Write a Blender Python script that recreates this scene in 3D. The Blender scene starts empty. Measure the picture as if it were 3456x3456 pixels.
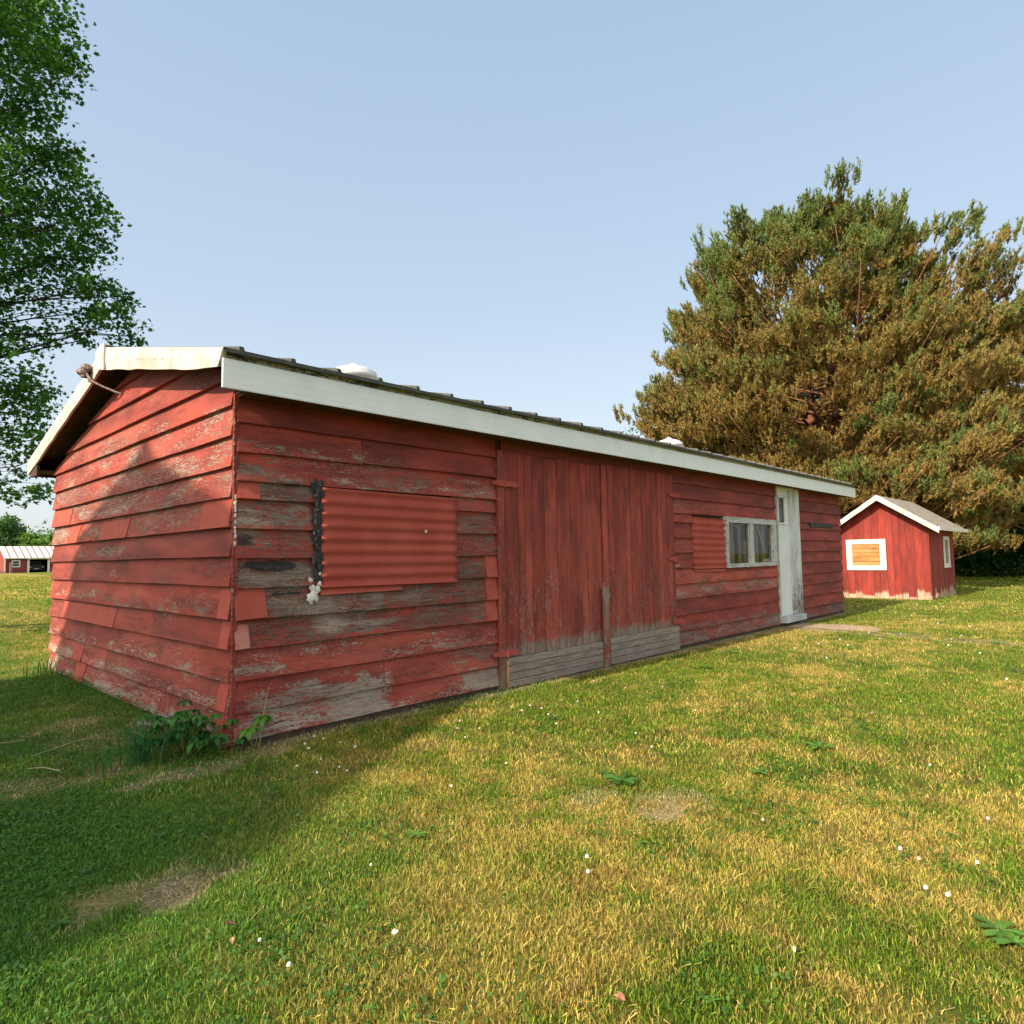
import bpy, math, random
import numpy as np
from math import sin, cos, pi, radians
from mathutils import Vector, Matrix
random.seed(7); rng = np.random.default_rng(11)

# ------------------------------------------------------------------ camera, sky, sun
SC = bpy.context.scene
COL = SC.collection
CAMP = np.array([-1.93338, -4.43089, 1.30])
F_, YAW, PIT, ROL = 2213.2646, 0.758683237, 0.0688297723, -0.0168432974
fw = np.array([cos(PIT)*cos(YAW), cos(PIT)*sin(YAW), sin(PIT)])
rr = np.array([sin(YAW), -cos(YAW), 0.0]); uu = np.cross(rr, fw)
r2 = cos(ROL)*rr + sin(ROL)*uu; u2 = -sin(ROL)*rr + cos(ROL)*uu
cd = bpy.data.cameras.new('camera'); cam = bpy.data.objects.new('camera', cd); COL.objects.link(cam)
cd.sensor_width = 36; cd.lens = 36*F_/3456; cd.clip_start = 0.05; cd.clip_end = 5000
cam.matrix_world = Matrix(((r2[0], u2[0], -fw[0], CAMP[0]), (r2[1], u2[1], -fw[1], CAMP[1]), (r2[2], u2[2], -fw[2], CAMP[2]), (0, 0, 0, 1)))
SC.camera = cam
SUN_EL, SUN_AZ = 35.0, -0.7      # travels towards +X, AZ degrees towards +Y
w = bpy.data.worlds.new('World'); SC.world = w; w.use_nodes = True
nt = w.node_tree; sky = nt.nodes.new('ShaderNodeTexSky'); sky.sky_type = 'NISHITA'; sky.sun_disc = False
sky.sun_elevation = radians(SUN_EL); sky.sun_rotation = radians(270-SUN_AZ)
sky.air_density = 1.0; sky.dust_density = 3.0; sky.ozone_density = 1.2; sky.altitude = 100
bg = nt.nodes['Background']; bg.inputs[1].default_value = 0.15
# bright summer haze over the clear-sky model: palest at the horizon, bluer overhead
tcw = nt.nodes.new('ShaderNodeTexCoord'); spw = nt.nodes.new('ShaderNodeSeparateXYZ'); nt.links.new(tcw.outputs['Generated'], spw.inputs[0])
rmp = nt.nodes.new('ShaderNodeValToRGB'); nt.links.new(spw.outputs[2], rmp.inputs[0]); cr_ = rmp.color_ramp
HZ = ((0.0, (2.75, 2.85, 2.9)), (.14, (2.45, 2.68, 2.85)), (.36, (1.85, 2.27, 2.7)), (.75, (1.35, 1.85, 2.45)))
while len(cr_.elements) < 4: cr_.elements.new(.5)
for e_, (p_, c_) in zip(cr_.elements, HZ): e_.position = p_; e_.color = (c_[0]/4, c_[1]/4, c_[2]/4, 1)
scl = nt.nodes.new('ShaderNodeVectorMath'); scl.operation = 'SCALE'; scl.inputs['Scale'].default_value = 4.0; nt.links.new(rmp.outputs[0], scl.inputs[0])
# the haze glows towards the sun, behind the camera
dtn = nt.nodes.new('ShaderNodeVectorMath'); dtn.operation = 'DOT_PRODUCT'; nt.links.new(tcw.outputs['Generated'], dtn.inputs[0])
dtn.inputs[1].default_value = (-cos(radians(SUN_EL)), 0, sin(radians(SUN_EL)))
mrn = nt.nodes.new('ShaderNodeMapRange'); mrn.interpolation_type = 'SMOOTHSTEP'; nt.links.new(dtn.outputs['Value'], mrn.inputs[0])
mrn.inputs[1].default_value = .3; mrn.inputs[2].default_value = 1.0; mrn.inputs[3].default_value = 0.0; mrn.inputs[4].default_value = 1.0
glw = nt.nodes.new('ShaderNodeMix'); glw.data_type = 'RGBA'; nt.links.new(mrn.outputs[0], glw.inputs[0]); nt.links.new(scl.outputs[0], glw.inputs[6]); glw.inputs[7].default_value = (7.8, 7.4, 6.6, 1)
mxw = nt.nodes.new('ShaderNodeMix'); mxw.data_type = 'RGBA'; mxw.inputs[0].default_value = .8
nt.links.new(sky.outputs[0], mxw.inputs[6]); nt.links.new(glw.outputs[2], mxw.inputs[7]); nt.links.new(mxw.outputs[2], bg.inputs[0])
sd = bpy.data.lights.new('sun', 'SUN'); sd.energy = 3.4; sd.angle = radians(0.5); sd.color = (1.0, 0.87, 0.70)
so = bpy.data.objects.new('sun', sd); COL.objects.link(so); so.location = (-20, -5, 30)
sdir = Vector((cos(radians(SUN_AZ))*cos(radians(SUN_EL)), sin(radians(SUN_AZ))*cos(radians(SUN_EL)), -sin(radians(SUN_EL))))
so.rotation_euler = sdir.to_track_quat('-Z', 'Y').to_euler()
vs = SC.view_settings; vs.view_transform = 'Standard'; vs.look = 'None'; vs.exposure = 1.05; vs.gamma = 1

# ------------------------------------------------------------------ helpers
def at(px, py, D):
    """point seen in the 1932-wide photograph at px, py, D metres away on the ground plan"""
    d = fw + r2*(px*1.78882-1728)/F_ - u2*(py*1.78882-1728)/F_
    d = d/math.hypot(d[0], d[1]); return CAMP + d*D
def tag(o, label=None, cat=None, group=None, kind=None):
    if label: o['label'] = label
    if cat: o['category'] = cat
    if group: o['group'] = group
    if kind: o['kind'] = kind
    return o
def empty(name, loc=(0, 0, 0), rz=0):
    o = bpy.data.objects.new(name, None); COL.objects.link(o); o.location = loc; o.rotation_euler = (0, 0, rz)
    o.empty_display_size = 0.2; return o
def hash2(ix, iy, s):
    n = (ix.astype(np.int64)*374761393 + iy.astype(np.int64)*668265263 + s*1442695041) & 0x7fffffff
    n = ((n ^ (n >> 13))*1274126177) & 0x7fffffff
    return ((n ^ (n >> 16)) & 0xffff)/65535.0
def vnoise(x, y, s=0):
    x = np.asarray(x, float); y = np.asarray(y, float)
    ix = np.floor(x); iy = np.floor(y); fx = x-ix; fy = y-iy
    fx = fx*fx*(3-2*fx); fy = fy*fy*(3-2*fy)
    a = hash2(ix, iy, s); b = hash2(ix+1, iy, s); c = hash2(ix, iy+1, s); d = hash2(ix+1, iy+1, s)
    return (a*(1-fx)+b*fx)*(1-fy)+(c*(1-fx)+d*fx)*fy
def fbm(x, y, s=0, o=4):
    t = 0; a = .5; n = 0
    for k in range(o):
        t = t + a*vnoise(x*2**k+k*17.3, y*2**k-k*9.1, s+k); n += a; a *= .5
    return t/n
def sst(a, b, x):
    t = np.clip((np.asarray(x, float)-a)/(b-a), 0, 1); return t*t*(3-2*t)

class MB:
    """mesh collector with the point attributes guv (grain u, v, random) and wx (peel, tar, tone, wood)"""
    def __init__(s): s.v = []; s.f = []; s.g = []; s.w = []
    def add(s, vs_, fs, g=None, w_=None):
        b = len(s.v); s.v += [tuple(p) for p in vs_]; s.f += [tuple(i+b for i in f) for f in fs]
        n = len(vs_)
        s.g += [tuple(x) for x in g] if g is not None else [(p[0]+p[1], p[2], .5) for p in vs_]
        s.w += [tuple(x) for x in w_] if w_ is not None else [(0, 0, .5, .5)]*n
        return s
    def box(s, x0, x1, y0, y1, z0, z1, w_=(0, 0, .5, .5), grain='x', r=None):
        r = random.random() if r is None else r
        P = [(x0, y0, z0), (x1, y0, z0), (x1, y1, z0), (x0, y1, z0), (x0, y0, z1), (x1, y0, z1), (x1, y1, z1), (x0, y1, z1)]
        L = max(x1-x0, y1-y0, z1-z0)
        if grain == 'x': g = [(p[0]+7*r, p[2]+p[1], r) for p in P]
        elif grain == 'z': g = [(p[2]+7*r, p[0]+p[1], r) for p in P]
        else: g = [(p[1]+7*r, p[2]+p[0], r) for p in P]
        return s.add(P, [(0, 3, 2, 1), (4, 5, 6, 7), (0, 1, 5, 4), (1, 2, 6, 5), (2, 3, 7, 6), (3, 0, 4, 7)], g, [w_]*8)
    def prism(s, poly, o, U, V, N, d, w_=(0, 0, .5, .5)):
        """outline poly [(u,v)] swept by N*d"""
        o, U, V, N = map(np.array, (o, U, V, N)); n = len(poly)
        A = [o+U*a+V*b for a, b in poly]; B = [p+N*d for p in A]
        f = [tuple(range(n)), tuple(range(2*n-1, n-1, -1))]+[(i, i+n, (i+1) % n+n, (i+1) % n) for i in range(n)]
        gg = [(a, b, .5) for a, b in poly]*2
        return s.add(A+B, f, gg, [w_]*(2*n))
    def tube(s, pts, rad, n=8, cap=True, w_=(0, 0, .5, .5)):
        pts = [np.array(p, float) for p in pts]; m = len(pts)
        rad = [rad]*m if np.isscalar(rad) else rad
        V = []; up = np.array((0, 0, 1.)); G = []; L = 0; rnd = random.random()
        for i, p in enumerate(pts):
            t = pts[min(i+1, m-1)]-pts[max(i-1, 0)]; t = t/(np.linalg.norm(t)+1e-9)
            a = np.cross(t, up)
            if np.linalg.norm(a) < 1e-3: a = np.cross(t, (1, 0, 0))
            a /= np.linalg.norm(a); b = np.cross(t, a)
            if i: L += np.linalg.norm(p-pts[i-1])
            for k in range(n):
                q = 2*pi*k/n; V.append(p+(a*cos(q)+b*sin(q))*rad[i]); G.append((L+rnd*5, q*rad[i], rnd))
        f = [(i*n+k, i*n+(k+1) % n, (i+1)*n+(k+1) % n, (i+1)*n+k) for i in range(m-1) for k in range(n)]
        if cap: f += [tuple(range(n-1, -1, -1)), tuple((m-1)*n+k for k in range(n))]
        return s.add(V, f, G, [w_]*len(V))
    def lathe(s, c, prof, n=24, w_=(0, 0, .5, .5)):
        V = []; m = len(prof)
        for r, z in prof:
            for k in range(n): V.append((c[0]+r*cos(2*pi*k/n), c[1]+r*sin(2*pi*k/n), c[2]+z))
        f = [(i*n+k, i*n+(k+1) % n, (i+1)*n+(k+1) % n, (i+1)*n+k) for i in range(m-1) for k in range(n)]
        return s.add(V, f, None, [w_]*len(V))
    def blob(s, c, r, sc=(1, 1, 1), jag=.3, w_=(0, 0, .5, .5), n=7):
        V = []; 
        for i in range(n+1):
            th = pi*i/n
            for k in range(n+2):
                ph = 2*pi*k/(n+2); q = r*(1+jag*(random.random()-.5)*2)
                V.append((c[0]+q*sc[0]*sin(th)*cos(ph), c[1]+q*sc[1]*sin(th)*sin(ph), c[2]+q*sc[2]*cos(th)))
        m = n+2
        f = [(i*m+k, (i+1)*m+k, (i+1)*m+(k+1) % m, i*m+(k+1) % m) for i in range(n) for k in range(m)]
        return s.add(V, f, None, [w_]*len(V))
    def build(s, name, mat, parent=None, smooth=False):
        me = bpy.data.meshes.new(name); me.from_pydata([tuple(map(float, p)) for p in s.v], [], s.f)
        a = me.attributes.new('guv', 'FLOAT_VECTOR', 'POINT'); a.data.foreach_set('vector', np.array(s.g, 'f').ravel())
        a = me.attributes.new('wx', 'FLOAT_COLOR', 'POINT'); a.data.foreach_set('color', np.array(s.w, 'f').ravel())
        me.materials.append(mat)
        if smooth: me.shade_smooth()
        me.update(); o = bpy.data.objects.new(name, me); COL.objects.link(o); o.parent = parent
        return o

def board(mb, o, U, N, u0, u1, z0, z1, wxf=None, proud=(.002, .036), step=.05, seed=0, wave=.003, r=None, rows=4):
    """one lap-siding board: U along, N outward, bottom edge proud; wxf(u,z)->(peel,tar,tone,wood). u0/u1 may be functions of z"""
    o = np.array(o, float); U = np.array(U, float); N = np.array(N, float)
    r = random.random() if r is None else r
    fu0 = u0 if callable(u0) else (lambda z: u0); fu1 = u1 if callable(u1) else (lambda z: u1)
    L = fu1(z0)-fu0(z0); n = max(2, int(L/step)); V = []; G = []; W = []
    ph = random.random()*50
    zs = [z1+.012]+[z1+(z0-z1)*k/rows for k in range(1, rows+1)]
    for j in range(rows+2):
        z = zs[min(j, rows)]
        t = min(j, rows)/rows
        d = proud[0]+(proud[1]-proud[0])*t if j <= rows else -.004
        a, b = fu0(z), fu1(z)
        us = np.concatenate(([a], np.linspace(a, b, n+1), [b]))
        ds = np.full(n+3, d); ds[0] = ds[-1] = -.004
        wv = (vnoise(us*2.1+ph, us*0+3, 5)-.5)*2*wave*(t)
        wd = (vnoise(us*1.3+ph, us*0+8, 6)-.5)*.007*t*(j <= rows)
        for k, u in enumerate(us):
            P = o+U*u+np.array((0, 0, z+wv[k]))+N*(ds[k]+(wd[k] if 0 < k < n+2 else 0)); V.append(P); G.append((u+r*13, z+r*3, r))
        if wxf is not None:
            W += [tuple(x) for x in np.array(np.broadcast_arrays(*wxf(us, np.full(n+3, z)))).T]
    m = n+3
    F = [(j*m+k, j*m+k+1, (j+1)*m+k+1, (j+1)*m+k) for j in range(rows+1) for k in range(m-1)]
    mb.add(V, F, G, W if wxf is not None else None)

# ------------------------------------------------------------------ materials
def newmat(name):
    m = bpy.data.materials.new(name); m.use_nodes = True; n = m.node_tree; b = n.nodes['Principled BSDF']
    b.inputs['Roughness'].default_value = .8; return m, n, b
def N_(n, t, **k):
    x = n.nodes.new(t)
    for a, v in k.items():
        if a.startswith('i_'): x.inputs[int(a[2:])].default_value = v
        else: setattr(x, a, v)
    return x
def mth(n, op, a, b=None, c=None, clamp=False):
    x = n.nodes.new('ShaderNodeMath'); x.operation = op; x.use_clamp = clamp
    for i, v in enumerate((a, b, c)):
        if v is None: continue
        if isinstance(v, (int, float)): x.inputs[i].default_value = v
        else: n.links.new(v, x.inputs[i])
    return x.outputs[0]
def mixc(n, f, a, b, mode='MIX'):
    x = n.nodes.new('ShaderNodeMix'); x.data_type = 'RGBA'; x.blend_type = mode
    for sock, v in ((x.inputs[0], f), (x.inputs[6], a), (x.inputs[7], b)):
        if isinstance(v, (int, float)): sock.default_value = v
        elif isinstance(v, tuple): sock.default_value = (*v, 1) if len(v) == 3 else v
        else: n.links.new(v, sock)
    return x.outputs[2]
def noise(n, vec, scale=(1, 1, 1), sc=1, det=4, rough=.55, dist=0):
    mp = N_(n, 'ShaderNodeMapping'); mp.inputs['Scale'].default_value = scale; n.links.new(vec, mp.inputs[0])
    x = N_(n, 'ShaderNodeTexNoise'); x.inputs['Scale'].default_value = sc; x.inputs['Detail'].default_value = det
    x.inputs['Roughness'].default_value = rough; x.inputs['Distortion'].default_value = dist
    n.links.new(mp.outputs[0], x.inputs[0]); return x.outputs[0]
def ramp(n, f, a, b):
    x = N_(n, 'ShaderNodeMapRange'); x.interpolation_type = 'SMOOTHSTEP'
    n.links.new(f, x.inputs[0])
    for i, v in ((1, a), (2, b)):
        if isinstance(v, (int, float)): x.inputs[i].default_value = v
        else: n.links.new(v, x.inputs[i])
    return x.outputs[0]
def weathered(name, c_main, c_dark, c_pale, wood_dark=(.035, .024, .018), wood_brown=(.135, .072, .05), wood_pale=(.38, .31, .24), fine=1.0, rough=.75):
    m, n, b = newmat(name); L = n.links.new
    ga = N_(n, 'ShaderNodeAttribute', attribute_name='guv'); v = ga.outputs['Vector']
    wa = N_(n, 'ShaderNodeAttribute', attribute_name='wx'); sep = N_(n, 'ShaderNodeSeparateColor'); L(wa.outputs['Color'], sep.inputs[0])
    peel, tar, tone, wood = sep.outputs[0], sep.outputs[1], sep.outputs[2], wa.outputs['Alpha']
    sx = N_(n, 'ShaderNodeSeparateXYZ'); L(v, sx.inputs[0])
    big = noise(n, v, (1.6, 6, 5), 1, 4, .6)
    n1 = noise(n, v, (13*fine, 62*fine, 5), 1, 8, .72, .5)          # long flakes along the grain
    n2 = noise(n, v, (38*fine, 90*fine, 5), 1, 4, .6, .5)          # small chips
    grain = noise(n, v, (5, 240, 5), 1, 4, .7, .3)
    crk = noise(n, v, (5.0, 80, 9), 1, 6, .66, .9)
    n3 = noise(n, v, (3.5, 16, 5), 1, 5, .65, .6)
    pm = mth(n, 'ADD', mth(n, 'MULTIPLY', n1, .46), mth(n, 'MULTIPLY', n2, .36)); pm = mth(n, 'ADD', pm, mth(n, 'MULTIPLY', n3, .18))
    thr = mth(n, 'ADD', mth(n, 'MULTIPLY', peel, .30), .338)
    d = mth(n, 'SUBTRACT', thr, pm)
    mask = ramp(n, d, -.006, .02)                                  # 1 = bare wood
    edge = mth(n, 'MULTIPLY', ramp(n, d, -.03, -.004), mth(n, 'SUBTRACT', 1.0, mask))
    pa = mixc(n, ramp(n, big, .35, .65), c_dark, c_main)
    pa = mixc(n, mth(n, 'MULTIPLY', ramp(n, tone, .5, 1.0), .5), pa, c_pale)
    pa = mixc(n, mth(n, 'MULTIPLY', ramp(n, tone, .5, 0.0), .8), pa, c_dark)
    pa = mixc(n, mth(n, 'MULTIPLY', ramp(n, grain, .5, .75), .22), pa, c_dark)
    pa = mixc(n, mth(n, 'MULTIPLY', edge, .45), pa, c_pale)
    rb = mth(n, 'SUBTRACT', sx.outputs[2], .5)
    wd = mixc(n, ramp(n, grain, .38, .58), wood_dark, wood_brown)
    wp = mixc(n, ramp(n, grain, .34, .52), mixc(n, .45, wood_brown, wood_pale), wood_pale)
    wd = mixc(n, mth(n, 'POWER', wood, 1.9), wd, wp)
    res = mth(n, 'MULTIPLY', ramp(n, n3, .40, .60), mth(n, 'SUBTRACT', .95, mth(n, 'MULTIPLY', wood, .75)))
    wd = mixc(n, res, wd, c_dark)
    stk = noise(n, v, (4.5, 48, 11), 1, 7, .74, .7)
    wd = mixc(n, mth(n, 'MULTIPLY', ramp(n, stk, .50, .58), mth(n, 'SUBTRACT', .92, mth(n, 'MULTIPLY', wood, .62))), wd, tuple(c*.9 for c in wood_dark))
    wd = mixc(n, mth(n, 'MULTIPLY', ramp(n, n2, .54, .68), .6), wd, wood_pale)
    stn = noise(n, v, (2.2, 11, 7), 1, 6, .7, .8)
    pa = mixc(n, mth(n, 'MULTIPLY', ramp(n, stn, .50, .68), .6), pa, tuple(c*.62 for c in c_dark))
    col = mixc(n, mask, pa, wd)
    cm = mth(n, 'MULTIPLY', ramp(n, crk, .38, .345), ramp(n, mth(n, 'ADD', peel, mth(n, 'MULTIPLY', rb, .2)), .0, .42))
    col = mixc(n, mth(n, 'MULTIPLY', cm, .85), col, (.018, .010, .008))
    tn = ramp(n, mth(n, 'ADD', tar, mth(n, 'MULTIPLY', mth(n, 'SUBTRACT', n1, .5), 1.1)), .42, .6)
    col = mixc(n, mth(n, 'MULTIPLY', tn, .93), col, (.013, .012, .012))
    hs = N_(n, 'ShaderNodeHueSaturation'); L(col, hs.inputs['Color'])
    L(mth(n, 'ADD', 1.0, mth(n, 'MULTIPLY', rb, .32)), hs.inputs['Value'])
    L(hs.outputs[0], b.inputs['Base Color']); b.inputs['Roughness'].default_value = rough
    hgt = mth(n, 'ADD', mth(n, 'MULTIPLY', mask, -.6), mth(n, 'MULTIPLY', grain, mth(n, 'ADD', .12, mth(n, 'MULTIPLY', mask, .5))))
    hgt = mth(n, 'SUBTRACT', hgt, mth(n, 'MULTIPLY', cm, 1.2))
    hgt = mth(n, 'ADD', hgt, mth(n, 'MULTIPLY', big, .3))
    bp = N_(n, 'ShaderNodeBump'); bp.inputs['Strength'].default_value = .75; bp.inputs['Distance'].default_value = .004
    L(hgt, bp.inputs['Height']); L(bp.outputs[0], b.inputs['Normal'])
    return m
def plain(name, c, rough=.6, c2=None, sc=8, bump=0, metal=0, det=5, stretch=(1, 1, 1)):
    m, n, b = newmat(name); b.inputs['Roughness'].default_value = rough; b.inputs['Metallic'].default_value = metal
    tc = N_(n, 'ShaderNodeNewGeometry')
    nz = noise(n, tc.outputs['Position'], stretch, sc, det, .6)
    c2 = c2 or tuple(x*.72 for x in c)
    n.links.new(mixc(n, ramp(n, nz, .35, .68), c, c2), b.inputs['Base Color'])
    if bump:
        bp = N_(n, 'ShaderNodeBump'); bp.inputs['Strength'].default_value = .6; bp.inputs['Distance'].default_value = bump
        n.links.new(nz, bp.inputs['Height']); n.links.new(bp.outputs[0], b.inputs['Normal'])
    return m
RED = weathered('red_siding', (.34, .043, .023), (.16, .020, .012), (.46, .115, .075))
REDB = weathered('red_shed_boards', (.31, .026, .013), (.17, .015, .009), (.36, .065, .04), wood_pale=(.55, .38, .26))
WHITEW = weathered('white_peeling', (.62, .64, .62), (.45, .46, .44), (.70, .70, .66), wood_brown=(.22, .2, .17))
GREYW = weathered('bare_grey_wood', (.26, .07, .05), (.15, .04, .03), (.3, .12, .09), wood_dark=(.07, .055, .045), wood_brown=(.22, .175, .135), wood_pale=(.36, .31, .25))
INNERW = weathered('inside_wood', (.28, .21, .14), (.15, .10, .06), (.36, .29, .21), wood_dark=(.04, .03, .02), wood_pale=(.33, .27, .20), wood_brown=(.18, .13, .08))
TANW = weathered('orange_boards', (.50, .22, .06), (.34, .13, .035), (.75, .42, .15), wood_pale=(.5, .3, .12), wood_brown=(.36, .16, .05))
SHEETRED = plain('red_painted_sheet', (.34, .056, .036), .95, (.38, .074, .05), 4, 0)
PATCHRED = plain('red_painted_flashing', (.40, .073, .044), .75, (.35, .055, .032), 9, .001)
FASCIA = plain('white_aluminium', (.76, .78, .76), .45, (.70, .73, .71), 3)
CREAM = plain('cream_metal', (.62, .58, .53), .6, (.44, .39, .33), 4, .002)
DIRTYW = weathered('dirty_cream_wood', (.42, .40, .27), (.26, .26, .15), (.5, .48, .38), wood_dark=(.01, .01, .01), wood_brown=(.03, .03, .03))
DARKM = plain('dark_roof_metal', (.035, .037, .03), .6, (.07, .072, .055), 20, .002)
RIBM = plain('roof_metal', (.10, .10, .085), .5, (.2, .2, .17), 12)
SOFF = plain('dark_soffit', (.10, .035, .028), .9, (.05, .02, .016), 9)
GALV = plain('galvanised', (.80, .78, .74), .35, (.66, .65, .62), 14, 0, .15)
TAR = plain('black_tar', (.014, .013, .013), .7, (.035, .033, .032), 30, .004)
FOAM = plain('white_foam', (.72, .68, .62), .8, (.5, .42, .36), 25, .004)
RUST = plain('rusty_iron', (.16, .07, .05), .7, (.30, .25, .23), 30, .003)
BLACK = plain('black_interior', (.012, .011, .010), .9)  # near-black stands in for unlit interiors; also covers the car wheels
SILLDARK = plain('dark_sill_gap', (.10, .07, .045), .95, (.06, .04, .028), 15, .01)
def glassmat():
    m = bpy.data.materials.new('window_glass'); m.use_nodes = True; n = m.node_tree; n.nodes.clear()
    o = N_(n, 'ShaderNodeOutputMaterial'); t = N_(n, 'ShaderNodeBsdfTransparent'); g = N_(n, 'ShaderNodeBsdfGlossy'); g.inputs['Roughness'].default_value = .03
    f = N_(n, 'ShaderNodeFresnel'); f.inputs[0].default_value = 1.45; t.inputs[0].default_value = (.93, .94, .90, 1)
    mx = N_(n, 'ShaderNodeMixShader'); n.links.new(mth(n, 'MULTIPLY', f.outputs[0], .8), mx.inputs[0]); n.links.new(t.outputs[0], mx.inputs[1]); n.links.new(g.outputs[0], mx.inputs[2]); n.links.new(mx.outputs[0], o.inputs[0]); return m
GLASS = glassmat()
def vcmat(name, transl=.35, rough=.7, gloss=.03, hue=0):
    """foliage: colour from the point attribute col, part of the light passes through"""
    m = bpy.data.materials.new(name); m.use_nodes = True; n = m.node_tree; n.nodes.clear()
    o = N_(n, 'ShaderNodeOutputMaterial'); a = N_(n, 'ShaderNodeAttribute', attribute_name='col')
    d = N_(n, 'ShaderNodeBsdfPrincipled'); d.inputs['Roughness'].default_value = rough; d.inputs['Specular IOR Level'].default_value = .25
    t = N_(n, 'ShaderNodeBsdfTranslucent'); mx = N_(n, 'ShaderNodeMixShader'); mx.inputs[0].default_value = transl
    hs = N_(n, 'ShaderNodeHueSaturation'); hs.inputs['Saturation'].default_value = 1.1; hs.inputs['Value'].default_value = 1.25
    n.links.new(a.outputs['Color'], d.inputs['Base Color']); n.links.new(a.outputs['Color'], hs.inputs['Color']); n.links.new(hs.outputs[0], t.inputs[0])
    n.links.new(d.outputs[0], mx.inputs[1]); n.links.new(t.outputs[0], mx.inputs[2]); n.links.new(mx.outputs[0], o.inputs[0]); return m
GRASSM = vcmat('grass_blades', .35); LEAFM = vcmat('leaves', .38, .55); NEEDM = vcmat('needles', .2, .6)
def bark(name, c, c2): return plain(name, c, .9, c2, 9, .03, 0, 6, (1, 1, .25))
BARK = bark('maple_bark', (.06, .048, .04), (.03, .025, .02)); PBARK = bark('pine_bark', (.26, .10, .05), (.12, .055, .03))

def fmesh(name, V, F, col, mat, parent=None, n=4):
    """big mesh straight from arrays; V (k,3), F (m,n) , col (k,3)"""
    me = bpy.data.meshes.new(name); V = np.ascontiguousarray(V, 'f'); F = np.ascontiguousarray(F, 'i')
    me.vertices.add(len(V)); me.vertices.foreach_set('co', V.ravel())
    me.loops.add(F.size); me.loops.foreach_set('vertex_index', F.ravel())
    me.polygons.add(len(F)); me.polygons.foreach_set('loop_start', np.arange(0, F.size, F.shape[1], dtype='i'))
    try: me.polygons.foreach_set('loop_total', np.full(len(F), F.shape[1], 'i'))
    except Exception: pass
    a = me.attributes.new('col', 'FLOAT_COLOR', 'POINT'); a.data.foreach_set('color', np.concatenate((col, np.ones((len(col), 1))), 1).astype('f').ravel())
    me.materials.append(mat); me.update(calc_edges=True); o = bpy.data.objects.new(name, me); COL.objects.link(o); o.parent = parent; return o

# ------------------------------------------------------------------ ground
def gz(x, y):
    x = np.asarray(x, float); y = np.asarray(y, float)
    z = .052+(fbm(x*.9, y*.9, 3, 3)-.5)*.05+.33*sst(28, 96, y)
    near = sst(.9, .15, np.maximum(np.maximum(-x, x-12.6), np.maximum(-y, y-4.97)))
    return z*(1-near)+.052*near
# lawn look: dry 0..1 (straw), lush 0..1, bare 0..1
SPOTS = [(0.956, -2.732, .15, .10, 1.0), (1.0, -2.68, .24, .17, .45), (-1.10, -1.62, .38, .20, .8), (-.08, 1.235, .35, .2, .6), (.80, -2.35, .17, .13, .35), (.12, -.22, .22, .12, .8), (-.35, -.25, .35, .12, .6),
         (9.4, -.75, .55, .6, 1.0), (9.1, -1.7, .3, .6, .6), (9.0, -3.0, .3, 1.2, .55), (-.9, .2, .5, .25, .55), (-.55, 1.2, .35, .6, .4)]
def lawn(x, y):
    x = np.asarray(x, float); y = np.asarray(y, float)
    a = fbm(x*.55+4, y*.55, 21, 4); b = fbm(x*2.3, y*2.3, 31, 3); c = fbm(x*7, y*7, 41, 2)
    dry = np.clip((a-.5)*2.2+(b-.5)*1.7+(c-.5)*1.6+.34+.18*sst(-2.2, -4.0, y), 0, 1)
    bare = np.zeros_like(a)
    for sx_, sy_, ra, rb, k in SPOTS:
        d = ((x-sx_)/ra)**2+((y-sy_)/rb)**2+(b-.5)*2.4+(c-.5)*2.2
        bare = np.maximum(bare, k*sst(1.25, .35, d))
    wall = sst(-.24, -.10, y)*sst(-.05, 0.1, x)*(x < 12.6)*(y < .1)
    bare = np.maximum(bare, wall*np.clip(.55+1.6*(b-.45), 0, 1))
    # mown strips run along the long wall
    st = .5+.5*np.sin((y+.13*x)*2*pi/1.7)
    dry = np.clip(dry+(st-.5)*.30*sst(2, 6, x)+(st-.5)*.08, 0, 1)
    lush = sst(.8, -1.2, x)*sst(-3.2, -1.0, y-.4*x)      # leafier left corner, painted greener and brighter to lift its shade
    dry = dry*(1-.75*lush)
    dry = dry*(1-.5*sst(12, 17, x)*sst(-4, 0, y))
    return dry, np.clip(bare, 0, 1), lush
G1 = np.array((.07, .18, .012)); G2 = np.array((.245, .31, .03)); ST = np.array((.55, .42, .11)); DEAD = np.array((.66, .50, .31)); LU = np.array((.095, .26, .045))
def lawncol(x, y, t, t2=None):
    t2 = t if t2 is None else t2
    dry, bare, lush = lawn(x, y)
    t = np.asarray(t); g = G1+(G2-G1)*np.clip(t, 0, 1)[:, None]
    p = sst(.30, .62, np.clip(dry*.85+(t2-.5)*1.15-.02, 0, 1))[:, None]
    c = g*(1-p)+ST*p
    c = c*(1-lush[:, None]*.7)+(LU*(.7+.6*t[:, None]))*lush[:, None]*.7
    bb = bare[:, None]*(.65+.35*(t[:, None] > .4)); c = c*(1-bb)+DEAD*bb*(.7+.6*t[:, None])+0
    ob = sst(.55, .75, fbm(x*11, y*11, 97, 2))[:, None]*.35*(1-lush[:, None]); c = c*(1-ob)+np.array((.36, .20, .07))*ob*(.4+.8*t[:, None])
    return c
def axis(lo, hi, st, far):
    a = list(np.arange(lo, hi, st)); s = st; p = hi
    while p < far: a.append(p); s *= 1.25; p += s
    s = st; p = lo-st; pre = []
    while p > -far: pre.append(p); s *= 1.25; p -= s
    return np.array(pre[::-1]+a)
gx = axis(-4, 21, .09, 1800); gy = axis(-7, 8, .09, 1800)
X, Y = np.meshgrid(gx, gy, indexing='ij'); xf, yf = X.ravel(), Y.ravel()
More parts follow.
